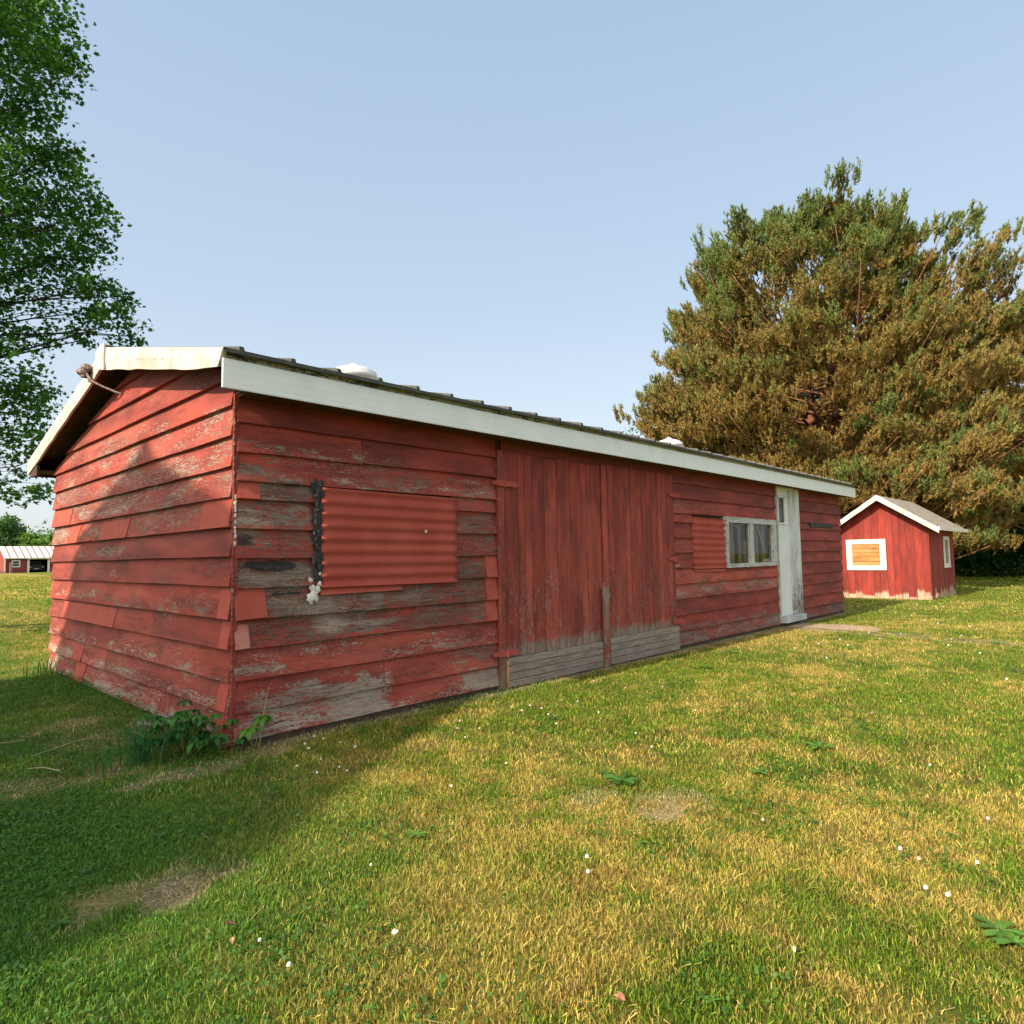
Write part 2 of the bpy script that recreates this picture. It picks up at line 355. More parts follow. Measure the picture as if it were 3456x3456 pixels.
V = np.stack((xf, yf, gz(xf, yf)), 1)
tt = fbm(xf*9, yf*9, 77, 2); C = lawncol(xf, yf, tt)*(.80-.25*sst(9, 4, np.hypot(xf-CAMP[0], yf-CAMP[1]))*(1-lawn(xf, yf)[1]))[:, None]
ny = len(gy); ii, jj = np.meshgrid(np.arange(len(gx)-1), np.arange(ny-1), indexing='ij'); q = (ii*ny+jj).ravel()
Fq = np.stack((q, q+ny, q+ny+1, q+1), 1)
def groundmat():
    m, n, b = newmat('lawn_soil'); a = N_(n, 'ShaderNodeAttribute', attribute_name='col'); g = N_(n, 'ShaderNodeNewGeometry')
    fi = noise(n, g.outputs['Position'], (1, 1, 1), 55, 6, .7); md = noise(n, g.outputs['Position'], (1, 1, 1), 2.2, 6, .65)
    c = mixc(n, ramp(n, fi, .40, .62), mixc(n, .6, a.outputs['Color'], (.03, .035, .012)), a.outputs['Color'])
    c = mixc(n, mth(n, 'MULTIPLY', ramp(n, md, .42, .60), .35), c, (.30, .27, .05))
    n.links.new(c, b.inputs['Base Color']); b.inputs['Roughness'].default_value = 1; b.inputs['Specular IOR Level'].default_value = .1
    bp = N_(n, 'ShaderNodeBump'); bp.inputs['Strength'].default_value = 1; bp.inputs['Distance'].default_value = .03
    n.links.new(fi, bp.inputs['Height']); n.links.new(bp.outputs[0], b.inputs['Normal']); return m
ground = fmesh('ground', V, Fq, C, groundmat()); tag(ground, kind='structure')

def outside(x, y, m=0.0):
    a = (x > -m) & (x < 12.6+m) & (y > -m) & (y < 4.97+m)
    b = (x > 17.33-m) & (x < 20.42+m) & (y > -.63-m) & (y < 1.45+m)
    return ~(a | b)
def scatter(n, r0, r1, az0=-4, az1=92):
    az = np.radians(rng.uniform(az0, az1, n)); r = np.sqrt(rng.uniform(r0*r0, r1*r1, n))
    x = CAMP[0]+r*np.cos(az); y = CAMP[1]+r*np.sin(az); k = outside(x, y, .0); return x[k], y[k], r[k]
def blades(x, y, h, wd, lean=.5, seed=0, two=True):
    n = len(x); az = rng.uniform(0, 2*pi, n); la = rng.uniform(0, 2*pi, n); ln = rng.normal(0, lean, n)*h
    ax, ay = np.cos(az)*wd/2, np.sin(az)*wd/2; z = gz(x, y)-.004
    lx, ly = np.cos(la)*ln, np.sin(la)*ln
    if two:
        P = [(x-ax, y-ay, z), (x+ax, y+ay, z), (x+ax*.8+lx*.35, y+ay*.8+ly*.35, z+h*.55), (x-ax*.8+lx*.35, y-ay*.8+ly*.35, z+h*.55), (x+lx+ax*.45, y+ly+ay*.45, z+h), (x+lx-ax*.45, y+ly-ay*.45, z+h*.93)]
        V = np.stack([np.stack(p, 1) for p in P], 1).reshape(-1, 3); b = np.arange(n)*6
        F = np.concatenate((np.stack((b, b+1, b+2, b+3), 1), np.stack((b+3, b+2, b+4, b+5), 1))); k = 6
    else:
        P = [(x-ax, y-ay, z), (x+ax, y+ay, z), (x+lx+ax*.3, y+ly+ay*.3, z+h), (x+lx-ax*.3, y+ly-ay*.3, z+h)]
        V = np.stack([np.stack(p, 1) for p in P], 1).reshape(-1, 3); b = np.arange(n)*4; F = np.stack((b, b+1, b+2, b+3), 1); k = 4
    return V, F, k
parts = []; off = 0
for (n, r0, r1, h0, h1, w0, lean, two, a0, a1) in [(360000, 1.2, 4.0, .009, .030, .0035, .5, True, -14, 92), (290000, 4.0, 8.0, .012, .032, .0055, .5, True, -14, 90),
        (170000, 8, 15, .015, .036, .009, .6, False, -12, 89), (110000, 15, 30, .02, .045, .02, .5, False, -10, 88), (70000, 30, 75, .03, .06, .06, .4, False, 60, 88), (25000, 30, 50, .03, .05, .05, .4, False, 2, 25)]:
    x, y, r = scatter(n, r0, r1, a0, a1); dry, bare, lush = lawn(x, y)
    u = rng.random(len(x)); cl = fbm(x*5, y*5, 91, 2)
    keep = (u > bare*.72) & (u < .15+1.5*cl)
    x, y, dry, lush, bare = x[keep], y[keep], dry[keep], lush[keep], bare[keep]; nn = len(x)
    h = rng.uniform(h0, h1, nn)*(1-.5*bare)*(.8+.5*fbm(x*3, y*3, 55, 2)); ww = w0*rng.uniform(.6, 1.4, nn)
    V, F, k = blades(x, y, h, ww, lean, two=two)
    t = np.clip(rng.normal(.5, .34, nn), 0, 1); c = lawncol(x, y, t, rng.random(nn))*rng.uniform(.45, 1.45, (nn, 1))
    parts.append((V, F+off, np.repeat(c, k, 0))); off += len(V)
grass = fmesh('grass', np.concatenate([p[0] for p in parts]), np.concatenate([p[1] for p in parts]), np.concatenate([p[2] for p in parts]), GRASSM)
tag(grass, 'short mown lawn grass, yellow green in the sun and green in the shade', 'grass', kind='stuff')

def leafset(P, size, nrm_up=.5, shape='star', jit=.35, droop=0):
    """many small leaves at points P (k,3) -> V,F (ngon faces of fixed size)"""
    k = len(P)
    if shape == 'star': prof = [(0, 0), (.42, .10), (.30, .36), (.55, .62), (.22, .62), (0, 1.0), (-.22, .62), (-.55, .62), (-.30, .36), (-.42, .10)]
    elif shape == 'round': prof = [(0, 0), (.35, .2), (.42, .6), (.2, .95), (-.2, .95), (-.42, .6), (-.35, .2)]
    else: prof = [(0, 0), (.22, .3), (.2, .65), (0, 1), (-.2, .65), (-.22, .3)]
    prof = np.array(prof); m = len(prof)
    nr = rng.normal(0, 1, (k, 3)); nr[:, 2] = np.abs(nr[:, 2])+nrm_up; nr /= np.linalg.norm(nr, axis=1)[:, None]
    a = rng.normal(0, 1, (k, 3)); a[:, 2] -= droop; a -= nr*(a*nr).sum(1)[:, None]; a /= np.linalg.norm(a, axis=1)[:, None]
    b = np.cross(nr, a); s = size*rng.uniform(.65, 1.3, k)
    cup = (np.abs(prof[:, 0])*.5)[None, :, None]
    V = P[:, None, :]+(b[:, None, :]*prof[None, :, 0, None]+a[:, None, :]*prof[None, :, 1, None]+nr[:, None, :]*cup)*s[:, None, None]
    V = V.reshape(-1, 3); F = (np.arange(k)*m)[:, None]+np.arange(m)[None, :]
    return V, F, m
# leafy ground cover: clover and weeds in the shaded corner and in patches of the lawn
x, y, r = scatter(150000, 1.3, 9, 0, 92); dry, bare, lush = lawn(x, y)
pt = fbm(x*1.7+9, y*1.7, 61, 3); u = rng.random(len(x))
edge = sst(.55, .1, np.maximum(-x, 0))*sst(-.6, 0, y)*(x < 0)
foot = sst(-.35, -.05, y)*(x > 0)*.5*sst(.45, .65, fbm(x*2.2, y*0, 66, 2))
dens = np.clip(lush*sst(.35, .6, pt)*(.45+.6*sst(-2.2, -.8, y))+sst(.62, .74, pt)*.35*(1-dry*.7)+edge*.8+foot*1.4, 0, 1)*(1-bare*.8)
k = u < dens; x, y, lush = x[k], y[k], lush[k]; x, y, lush = (np.repeat(q_, 3) for q_ in (x, y, lush)); n = len(x); x = x+rng.normal(0, .008, n); y = y+rng.normal(0, .008, n)
P = np.stack((x, y, gz(x, y)+np.repeat(rng.uniform(.008, .034, n//3)+.08*(edge[k]*rng.random(n//3))**1.5, 3)), 1)
Vc, Fc, m = leafset(P, .0115, 1.0, 'round')
t = rng.random((n, 1)); c = np.array((.045, .13, .022))*(1-t)+np.array((.10, .21, .03))*t
c = c*(1-.3*lush[:, None])+np.array((.035, .14, .035))*.3*lush[:, None]
gc = fmesh('ground_cover', Vc, Fc, np.repeat(c, m, 0), LEAFM); tag(gc, 'low clover and weed leaves spreading through the lawn by the gable wall', 'ground cover', kind='stuff')
# dry clippings and straw lying flat
x, y, r = scatter(60000, 1.3, 10, 0, 92); dry, bare, lush = lawn(x, y)
u = rng.random(len(x)); nearw = sst(-.3, -.02, y)*(x > 0)*(x < 12.6)*.6+sst(-1.6, -.1, x)*sst(-.6, .3, y)*(x < 0)*.55
k = u < np.clip(bare*.8+nearw+.03, 0, 1); x, y = x[k], y[k]; n = len(x)
az = rng.uniform(0, 2*pi, n); L = rng.uniform(.02, .075, n); wd = rng.uniform(.0007, .0015, n); z = gz(x, y)+rng.uniform(.004, .03, n); dz = rng.normal(0, .012, n)
ax, ay = np.cos(az), np.sin(az)
Vs = np.stack([np.stack(p, 1) for p in ((x-ay*wd, y+ax*wd, z), (x+ay*wd, y-ax*wd, z), (x+ax*L+ay*wd, y+ay*L-ax*wd, z+dz), (x+ax*L-ay*wd, y+ay*L+ax*wd, z+dz))], 1).reshape(-1, 3)
b = np.arange(n)*4; t = rng.random((n, 1)); c = np.array((.5, .38, .2))*(.5+.7*t)
st = fmesh('dry_clippings', Vs, np.stack((b, b+1, b+2, b+3), 1), np.repeat(c, 4, 0), GRASSM); tag(st, 'dry straw and clippings lying along the foot of the walls', 'clippings', kind='stuff')

# bare path in front of the white door
m_ = MB(); pth = [(9.15, -.07), (10.0, -.05), (10.15, -.4), (10.0, -.9), (9.9, -1.3), (9.55, -1.5), (9.3, -1.45), (9.2, -.9), (9.35, -.5)]
ctr = np.mean(pth, 0); V = [(ctr[0], ctr[1], float(gz(ctr[0], ctr[1]))+.006)]
for i in range(len(pth)):
    a, b2 = np.array(pth[i]), np.array(pth[(i+1) % len(pth)])
    for k in range(5):
        p = a+(b2-a)*k/5; p = p+(p-ctr)*(random.random()-.5)*.12; V.append((p[0], p[1], float(gz(p[0], p[1]))+.006))
n = len(V)-1; m_.add(V, [(0, 1+i, 1+(i+1) % n) for i in range(n)])
PATHM = plain('path_dirt', (.40, .29, .19), .95, (.26, .18, .11), 14, .01)
tag(m_.build('path', PATHM), kind='structure')

# ------------------------------------------------------------------ the long red shed
shed = empty('shed'); tag(shed, 'long low weathered red shed with a white fascia and peeling lap siding', 'shed')
FZ = [.105, .291, .501, .713, .907, 1.118, 1.322, 1.524, 1.729, 1.852, 2.055, 2.258, 2.45]
GZ = [.088, .297, .499, .710, .915, 1.135, 1.338, 1.535, 1.743, 1.952, 2.164, 2.375, 2.570, 2.777, 2.980, 3.16]
FS = [ # x0,x1,z0,z1, peel, tar, tone, wood
 (0, 2.5, .09, .29, .72, 0, .75, .95), (1.25, 2.05, .09, .29, .42, 0, .8, .9), (0, .12, .09, .29, .45, 0, .8, .9),
 (0, 1.3, .29, .40, .74, 0, .7, 1.0), (0, 1.3, .40, .50, .30, 0, .7, .9), (1.3, 2.5, .29, .5, .36, 0, .65, .8), (1.9, 2.5, .40, .5, .65, .25, .5, .5), (0, .08, .29, .5, .25, 0, .8, .9),
 (0, .35, .52, .64, .78, 0, .6, 1.0), (0, 2.5, .60, .713, .38, 0, .7, .85), (1.2, 2.5, .50, .60, .50, 0, .5, .8), (.35, 1.2, .50, .60, .33, 0, .8, .8),
 (.09, 2.35, .713, .907, .60, 0, .35, .35), (.6, 1.4, .78, .86, .72, 0, .4, .75),
 (.21, 1.2, .907, 1.06, .92, 0, .3, .62), (1.2, 2.35, .907, 1.118, .66, 0, .35, .38), (.2, .6, 1.05, 1.13, .7, .62, .3, .3), 
 (0, .58, 1.118, 1.322, .86, .14, .3, .50), (.12, .43, 1.235, 1.285, .8, .95, .3, .3), (0, .07, 1.118, 1.42, .7, .60, .3, .4), (.4, .6, 1.30, 1.41, .7, .75, .2, .3),
 (0, .58, 1.322, 1.524, .60, .08, .45, .4), (0, .12, 1.42, 1.52, .7, .62, .3, .4), (0, .58, 1.524, 1.729, .66, .04, .5, .66), (.16, .58, 1.729, 1.852, .95, .14, .4, .5),
 (1.98, 2.5, 1.118, 1.322, .64, .1, .2, .3), (1.98, 2.5, 1.322, 1.524, .55, 0, .35, .4), (1.98, 2.5, 1.524, 1.729, .55, 0, .4, .5), (1.98, 2.5, 1.729, 1.852, .55, 0, .4, .6),
 (0, .18, 1.87, 2.0, .75, .3, .2, .4), (.18, 2.5, 1.852, 2.055, .48, 0, .55, .6), (1.0, 1.7, 1.95, 2.03, .62, 0, .4, .35), (0, 2.5, 1.86, 1.90, .60, 0, .8, .95), (.33, .45, 1.84, 1.87, .6, .9, .3, .3),
 (0, 1.4, 2.055, 2.11, .56, 0, .5, .8), (0, 1.4, 2.11, 2.258, .28, 0, .3, .5), (1.4, 2.5, 2.055, 2.258, .14, 0, .6, .5), (0, 2.5, 2.258, 2.5, .06, 0, .55, .5),
 (5.7, 9.25, .09, .291, .68, .05, .2, .62), (6.6, 8.6, .14, .291, .50, 0, .3, .6), (5.7, 9.25, .291, .36, .60, 0, .2, .6), (5.7, 9.25, .36, .501, .30, .1, .35, .5), (6.9, 8.0, .36, .5, .18, 0, .7, .5),
 (5.7, 9.25, .501, .713, .25, .05, .2, .4), (5.7, 9.25, .713, .907, .54, 0, .5, .65), (5.7, 9.25, .907, 1.118, .14, 0, .8, .6), (5.8, 6.8, .92, 1.0, .5, .2, .4, .4), (8.0, 8.6, .95, 1.02, .5, 0, .5, .8),
 (5.7, 6.35, 1.118, 1.852, .34, 0, .45, .5), (5.7, 9.25, 1.852, 2.055, .36, 0, .5, .6), (5.7, 9.25, 2.055, 2.5, .10, 0, .35, .4),
 (10.2, 12.6, .09, .291, .62, .15, .2, .5), (10.2, 12.6, .291, 1.729, .26, .08, .3, .4), (10.2, 12.6, 1.729, 1.852, .45, .15, .2, .4), (10.2, 12.6, 1.852, 2.5, .2, 0, .35, .5)]
def wxF(u, z):
    u0 = u+(vnoise(u*6, z*11, 71)-.5)*.16; zz = z+(vnoise(u*7, z*9, 72)-.5)*.05
    R = [np.full(len(u), v) for v in (.2, 0., .45, .5)]
    for x0, x1, z0, z1, *vals in FS:
        kx = sst(x0-.05, x0+.05, u0)*sst(x1+.05, x1-.05, u0)*sst(z0-.014, z0+.014, zz)*sst(z1+.014, z1-.014, zz)
        if x0 <= 0: kx = sst(x1+.05, x1-.05, u0)*sst(z0-.014, z0+.014, zz)*sst(z1+.014, z1-.014, zz)
        for i in range(4): R[i] = R[i]*(1-kx)+vals[i]*kx
    R[0] = R[0]+(fbm(u*2.2, z*9, 73, 3)-.5)*.42; R[2] = R[2]+(fbm(u*1.5, z*6, 74, 2)-.5)*.7; R[3] = np.clip(R[3]+(fbm(u*3, z*9, 75, 2)-.5)*.6, 0, 1)
    return R
GS = [(0, 5, .08, .16, .85, 0, .6, 1.), (0, 5, .16, .297, .50, 0, .65, .95), (0, 5, .297, .38, .66, 0, .65, .95), (0, 5, .38, .499, .40, 0, .7, .9), (0, 5, .499, .56, .62, 0, .65, .95), (0, 5, .56, .71, .34, 0, .7, .9),
 (0, 5, .71, .915, .22, 0, .75, .8), (.2, 3.2, .915, 1.02, .62, .02, .45, .55), (3.2, 4.6, .93, 1.09, .60, 0, .6, .95), (0, 5, 1.02, 1.135, .33, 0, .7, .8), (0, 5, 1.135, 1.338, .14, 0, .75, .6), (2.4, 3.4, 1.15, 1.23, .5, 0, .7, .9), (0, .4, 1.15, 1.3, .45, .35, .4, .4),
 (0, 5, 1.338, 1.535, .22, 0, .65, .7), (2.2, 3.9, 1.36, 1.46, .62, 0, .55, .85), (0, 5, 1.535, 1.743, .58, .02, .4, .65), (4.3, 5, 1.535, 1.743, .62, 0, .5, .9), (0, 5, 1.743, 1.952, .55, 0, .45, .7), (2.2, 3.6, 1.76, 1.83, .68, 0, .45, .95),
 (0, 5, 1.952, 2.164, .58, 0, .6, .85), (0, 5, 2.164, 2.375, .48, 0, .65, .9), (0, 5, 2.375, 2.57, .50, 0, .6, .8), (0, 1.2, 2.375, 2.57, .22, 0, .7, .8), (0, 5, 2.57, 2.777, .36, 0, .6, .9), (0, 5, 2.777, 3.3, .18, 0, .5, .7)]
def wxG(u, z):
    u0 = u+(vnoise(u*6, z*11, 81)-.5)*.25; zz = z+(vnoise(u*7, z*9, 82)-.5)*.06
    R = [np.full(len(u), v) for v in (.2, 0., .5, .6)]
    for x0, x1, z0, z1, *vals in GS:
        kx = sst(x0-.08, x0+.08, u0+(x0 <= 0))*sst(x1+.08, x1-.08, u0-(x1 >= 5))*sst(z0-.015, z0+.015, zz)*sst(z1+.015, z1-.015, zz)
        for i in range(4): R[i] = R[i]*(1-kx)+vals[i]*kx
    R[0] = R[0]*.88+(fbm(u*2.4, z*8, 83, 3)-.5)*.46; R[2] = R[2]+(fbm(u*1.5, z*6, 84, 2)-.5)*.6; R[3] = np.clip(R[3]+(fbm(u*3, z*9, 85, 2)-.5)*.5, 0, 1)
    return R
# front wall, boards split where the photograph shows seams
fwl = MB(); UX, NY = (1, 0, 0), (0, -1, 0); O = (0, 0, 0)
SEAM = {1: [1.21], 10: [1.0], 2: [], 5: [.59], 6: [.59], 7: [.59]}
for i in range(12):
    z0, z1 = FZ[i], FZ[i+1]; sg = []
    xs = [0.0]+SEAM.get(i, [])+[2.495]
    sg += [(xs[k]+.002*(k > 0), xs[k+1]-.003) for k in range(len(xs)-1)]
    if 4 < i < 8: sg[-1] = (1.95, 2.495)
    if i == 8: sg = [(0, .60), (1.95, 2.495)]
    if 5 <= i <= 8: sg += [(5.80, 6.335)]
    elif i == 4: sg += [(5.80, 9.235)]
    else: sg += [(5.80, 9.235)]
    if i > 8: sg = [(0, 2.495) if i != 10 else (0, .999)]+([(1.003, 2.495)] if i == 10 else [])+[(5.80, 9.26)]
    sg += [(10.235, 12.6)]
    for a, b2 in sg: board(fwl, O, UX, NY, a, b2, z0+(.008 if (i == 10 and a > .9 and a < 2) else 0), z1, wxF)
    if 5 <= i <= 8: board(fwl, O, UX, NY, 9.155, 9.235, z0, z1, wxF)
front = fwl.build('front_wall', RED, shed)
gwl = MB(); UY, NX = (0, 1, 0), (-1, 0, 0)
RY, RZ = 2.35, 3.27
def ul(z): return max(0.0, (z-2.62)/.245) if z > 2.55 else 0.0
def ur(z): return min(4.97, 4.97-(z-2.44)/.235*.98) if z > 2.44 else 4.97
for i in range(15):
    z0, z1 = GZ[i], GZ[i+1]
    if i == 3: sg = [(0, 1.48), (1.484, 2.48), (2.484, 4.97)]
    elif i == 1: sg = [(0, 2.745), (2.75, 4.97)]
    elif i == 0: sg = [(0, 1.11), (1.116, 4.97)]
    elif i == 6: sg = [(0, 4.97)]
    else: sg = None
    if sg:
        for a, b2 in sg: board(gwl, O, UY, NX, a, b2, z0, z1, wxG, step=.06)
    else: board(gwl, O, UY, NX, ul if i > 10 else 0.0, ur if i > 10 else 4.97, z0, z1 if i < 14 else 3.09, wxG, step=.06)
gwl.build('gable_wall', RED, shed)
# closed shell added behind the siding against light leaks, open only at the window
bk = MB(); wk = (.5, 0, .3, .4)
bk.box(.012, 7.26, .012, .05, .06, 2.46, wk); bk.box(9.2, 12.58, .012, .05, .06, 2.46, wk); bk.box(7.26, 9.2, .012, .05, .06, 1.08, wk); bk.box(7.26, 9.2, .012, .05, 1.86, 2.46, wk)
bk.box(.012, .05, .05, 4.93, .06, 2.5, wk, 'y'); bk.prism([(.05, 2.5), (4.93, 2.5), (2.35, 3.10)], (.02, 0, 0), UY, (0, 0, 1), (1, 0, 0), .03, wk)
bk.build('backing_shell', SOFF, shed)
bw = MB()
for i in range(12):
    board(bw, (0, 4.97, 0), UX, (0, 1, 0), 0, 12.6, FZ[i], FZ[i+1], lambda u, z: (u*0+.3, u*0, u*0+.4, u*0+.5), step=.6)
bw.build('back_wall', RED, shed)
ew = MB()
for i in range(15):
    board(ew, (12.6, 0, 0), UY, (1, 0, 0), ul if i > 10 else 0.0, ur if i > 10 else 4.97, GZ[i], GZ[i+1] if i < 14 else 3.09, lambda u, z: (u*0+.3, u*0, u*0+.4, u*0+.5), step=.4)
ew.prism([(.0, .06), (4.93, .06), (4.93, 2.5), (2.35, 3.10), (0, 2.5)], (12.55, 0, 0), UY, (0, 0, 1), (1, 0, 0), .03)
ew.build('far_gable_wall', RED, shed)
# corner: open dark gap with splintered edge strips
cb = MB(); cb.box(-.020, .012, -.020, .012, .06, 2.45, (.35, .1, .3, .4), 'z')
for k in range(46):
    z = .1+k*.05; cb.blob((-.020, -.020, z), .007, (1, .8, 2.8), .6, (.5, .2*random.random(), .6, .8), 4)
cb.build('corner_strip', RED, shed)
# sill timber under the siding, coloured dark for the shaded gap there
sl = MB(); sl.box(.02, 2.5, -.004, .06, -.05, .11, (1, .2, .3, .4)); sl.box(5.8, 12.58, -.004, .06, -.05, .11, (1, .2, .3, .4)); sl.box(-.004, .06, .07, 4.9, -.05, .095, (1, .2, .3, .4), 'y')
sl.build('sill_timber', SILLDARK, shed)

# roof: ribbed sheets on a deck
def slope(y0, z0, y1, z1, name):
    m = MB(); X0, X1 = -.205, 12.83
    prof = []; x = X0
    while x < X1-.01:
        for dx, h in ((0, 0), (.02, 0), (.028, .026), (.052, .026), (.06, 0)):
            if x+dx+.06 < X1: prof.append((x+dx+.06, h))
        x += .36
    prof = [(X0, 0)]+prof+[(X1, 0)]
    rows = 8; V = []; G = []
    for k in range(rows+1):
        t = k/rows; y = y0+(y1-y0)*t; z = z0+(z1-z0)*t
        for px, h in prof: V.append((px, y, z+h+(random.random()-.5)*(.005 if k in (0,) else 0))); G.append((px, y, .5))
    n = len(prof)
    for k in (0, rows):
        y, z = (y0, z0) if k == 0 else (y1, z1)
        for px, h in prof: V.append((px, y, z-.026)); G.append((px, y, .5))
    F = [(k*n+i, k*n+i+1, (k+1)*n+i+1, (k+1)*n+i) for k in range(rows) for i in range(n-1)]
    F += [(i+1, i, (rows+1)*n+i, (rows+1)*n+i+1) for i in range(n-1)]
    F += [((rows+1)*n+i, (rows+2)*n+i, (rows+2)*n+i+1, (rows+1)*n+i+1) for i in range(n-1)]
    m.add(V, F, G); return m.build(name, DARKM, roof)
roof = empty('roof'); roof.parent = shed
slope(-.315, 2.662, RY, RZ+.02, 'roof_sheet'); slope(5.42, 2.56, RY, RZ+.02, 'roof_sheet')
dk = MB(); dk.prism([(-.24, 2.640), (RY, RZ-.02), (5.38, 2.545), (5.38, 2.50), (RY, RZ-.07), (-.24, 2.60)], (-.19, 0, 0), UY, (0, 0, 1), (1, 0, 0), 13.0)
dk.build('roof_deck', SOFF, roof)
rc = MB(); rc.prism([(RY-.14, RZ+.010), (RY, RZ+.055), (RY+.14, RZ+.010), (RY+.14, RZ+.004), (RY, RZ+.049), (RY-.14, RZ+.004)], (-.2, 0, 0), UY, (0, 0, 1), (1, 0, 0), 13.0)
rc.build('ridge_cap', RIBM, roof)
fa = MB(); FP = [(-.275, 2.412), (-.277, 2.420), (-.2763, 2.4490), (-.2750, 2.4500), (-.2763, 2.4510), (-.2770, 2.508), (-.2758, 2.509), (-.2770, 2.510), (-.2775, 2.558), (-.2763, 2.559), (-.2775, 2.560), (-.276, 2.604), (-.255, 2.604), (-.255, 2.415)]
for a, b2 in ((-.208, 2.236), (2.239, 5.66), (5.663, 9.1), (9.103, 12.83)): fa.prism(FP, (a, random.random()*.003-.0015, random.random()*.003), UY, (0, 0, 1), (1, 0, 0), b2-a)
fascia = fa.build('fascia', FASCIA, shed)
st_ = MB(); n = 120
for k in range(n):
    a = -.2+k*13.0/n; pe = .55-.35*k/n+.25*(vnoise(k*.3, 0, 9)-.5); st_.box(a, a+13.0/n+.0, -.270, -.25, 2.6045, 2.652, (float(pe), .1, .5, .1), 'x', .3)
st_.build('eave_board', DIRTYW, shed)
sf = MB(); sf.box(-.0, 12.81, -.253, .0, 2.432, 2.442); sf.box(-.19, 12.81, 4.97, 5.36, 2.42, 2.43); sf.box(-.19, 12.81, 5.36, 5.385, 2.39, 2.53)
sf.build('soffit', SOFF, shed)
lk = MB(); lk.box(-.012, .004, -.25, .0, 2.444, 2.60); lk.build('dark_eave_end', SOFF, shed); lk = MB(); lk.box(-.2, -.17, 4.98, 5.33, 2.37, 2.50, (.3, 0, .1, .2)); lk.build('dark_eave_end', SOFF, shed)  # front: dark closer added for the shaded open soffit; back: wood block
def rake(ys, ztop, zbot, xo, name):
    m = MB(); n = len(ys); V = []
    for k in range(n):
        y = ys[k]; jb = (vnoise(y*5, 0, 33)-.5)*.016
        V += [(xo, y, ztop[k]), (xo-.006, y, (ztop[k]+zbot[k])/2), (xo+.004, y, zbot[k]+jb), (xo+.028, y, zbot[k]+jb+.003), (xo+.012, y, ztop[k]-.01), (xo+.07, y, ztop[k]+.014), (xo+.07, y, ztop[k]+.002)]
    F = []
    for k in range(n-1):
        a, b = k*7, (k+1)*7
        for i, j in ((0, 1), (1, 2), (2, 3), (5, 0), (4, 6), (3, 4)): F.append((a+i, a+j, b+j, b+i))
    m.add(V, F)
    for k in range(n*3):          # nail heads
        y = random.uniform(ys[1], ys[-2]); t = (y-ys[0])/(ys[-1]-ys[0]); zt = np.interp(y, sorted((ys[0], ys[-1])), [ztop[0], ztop[-1]] if ys[0] < ys[-1] else [ztop[-1], ztop[0]])
    return m.build(name, CREAM, shed)
N = 26
ys = np.linspace(-.30, RY, N); zt = 2.664+(ys+.31)*.2356; zb = np.interp(ys, [-.30, -.27, -.22, .4, RY], [2.655, 2.60, 2.555, 2.672, 3.085])
ra = rake(ys, zt, zb, -.215, 'rake_trim')
ys = np.linspace(RY, 5.42, N); zt = RZ+.012-(ys-RY)*.2315; zb = zt-.165
rb_ = rake(ys, zt, zb, -.215, 'rake_trim')
pc = MB(); pc.prism([(RY-.10, 3.055), (RY+.02, 3.085), (RY+.16, 3.05), (RY+.16, 3.27), (RY+.02, 3.315), (RY-.10, 3.30)], (-.233, 0, 0), UY, (0, 0, 1), (1, 0, 0), .014); pc.build('peak_flashing', CREAM, shed)
for rk, sgn in ((ra, 1), (rb_, -1)):
    nm = MB()
    for k in range(15):
        y = RY-random.uniform(.2, 2.4) if sgn > 0 else RY+random.uniform(.25, 2.9)
        zc = (2.664+(y+.31)*.2356) if sgn > 0 else RZ+.012-(y-RY)*.2315
        z = zc-random.choice((.03, .13, .035, .12))*(1 if sgn < 0 else min(1, .55+.2*y)); nm.blob((-.223, y, z), .0045, (.5, 1, 1.3), .3, n=4)
    nm.build('nail_heads', RUST, rk)
# electric mast knob on the gable peak
kn = MB(); c0 = np.array((-.26, 2.72, 3.13))
for d in ((0, 0, .04), (.0, .05, -.01), (-.02, -.03, -.03), (0, .03, .03), (-.03, .0, 0), (0, -.05, .02)): kn.blob(c0+np.array(d), .042, (1, 1, .8), .35, n=6)
knob = kn.build('insulator', RUST, shed)
cn = MB(); cn.tube([(-.27, 2.68, 3.12), (-.24, 2.62, 3.03), (-.15, 2.55, 2.97), (-.05, 2.47, 2.915), (.0, 2.43, 2.90)], .011, 8); cn.build('conduit', RUST, shed, True)
# roof vents
def vent(x):
    v = empty('roof_vent', (x, RY, 0)); v.parent = shed
    m = MB(); m.lathe((0, 0, RZ-.02), [(.17, 0), (.17, .24), (.2, .25)], 28); m.build('vent_drum', GALV, v, True)
    m = MB(); m.lathe((0, 0, RZ+.185), [(.22, 0.0), (.285, .03), (.29, .085), (.28, .09), (.285, .105), (.20, .155), (.09, .185), (.085, .19), (.03, .225), (.0, .24)], 32); m.build('vent_cap', GALV, v, True)
    return v
v1 = vent(2.45); v2 = vent(9.9)
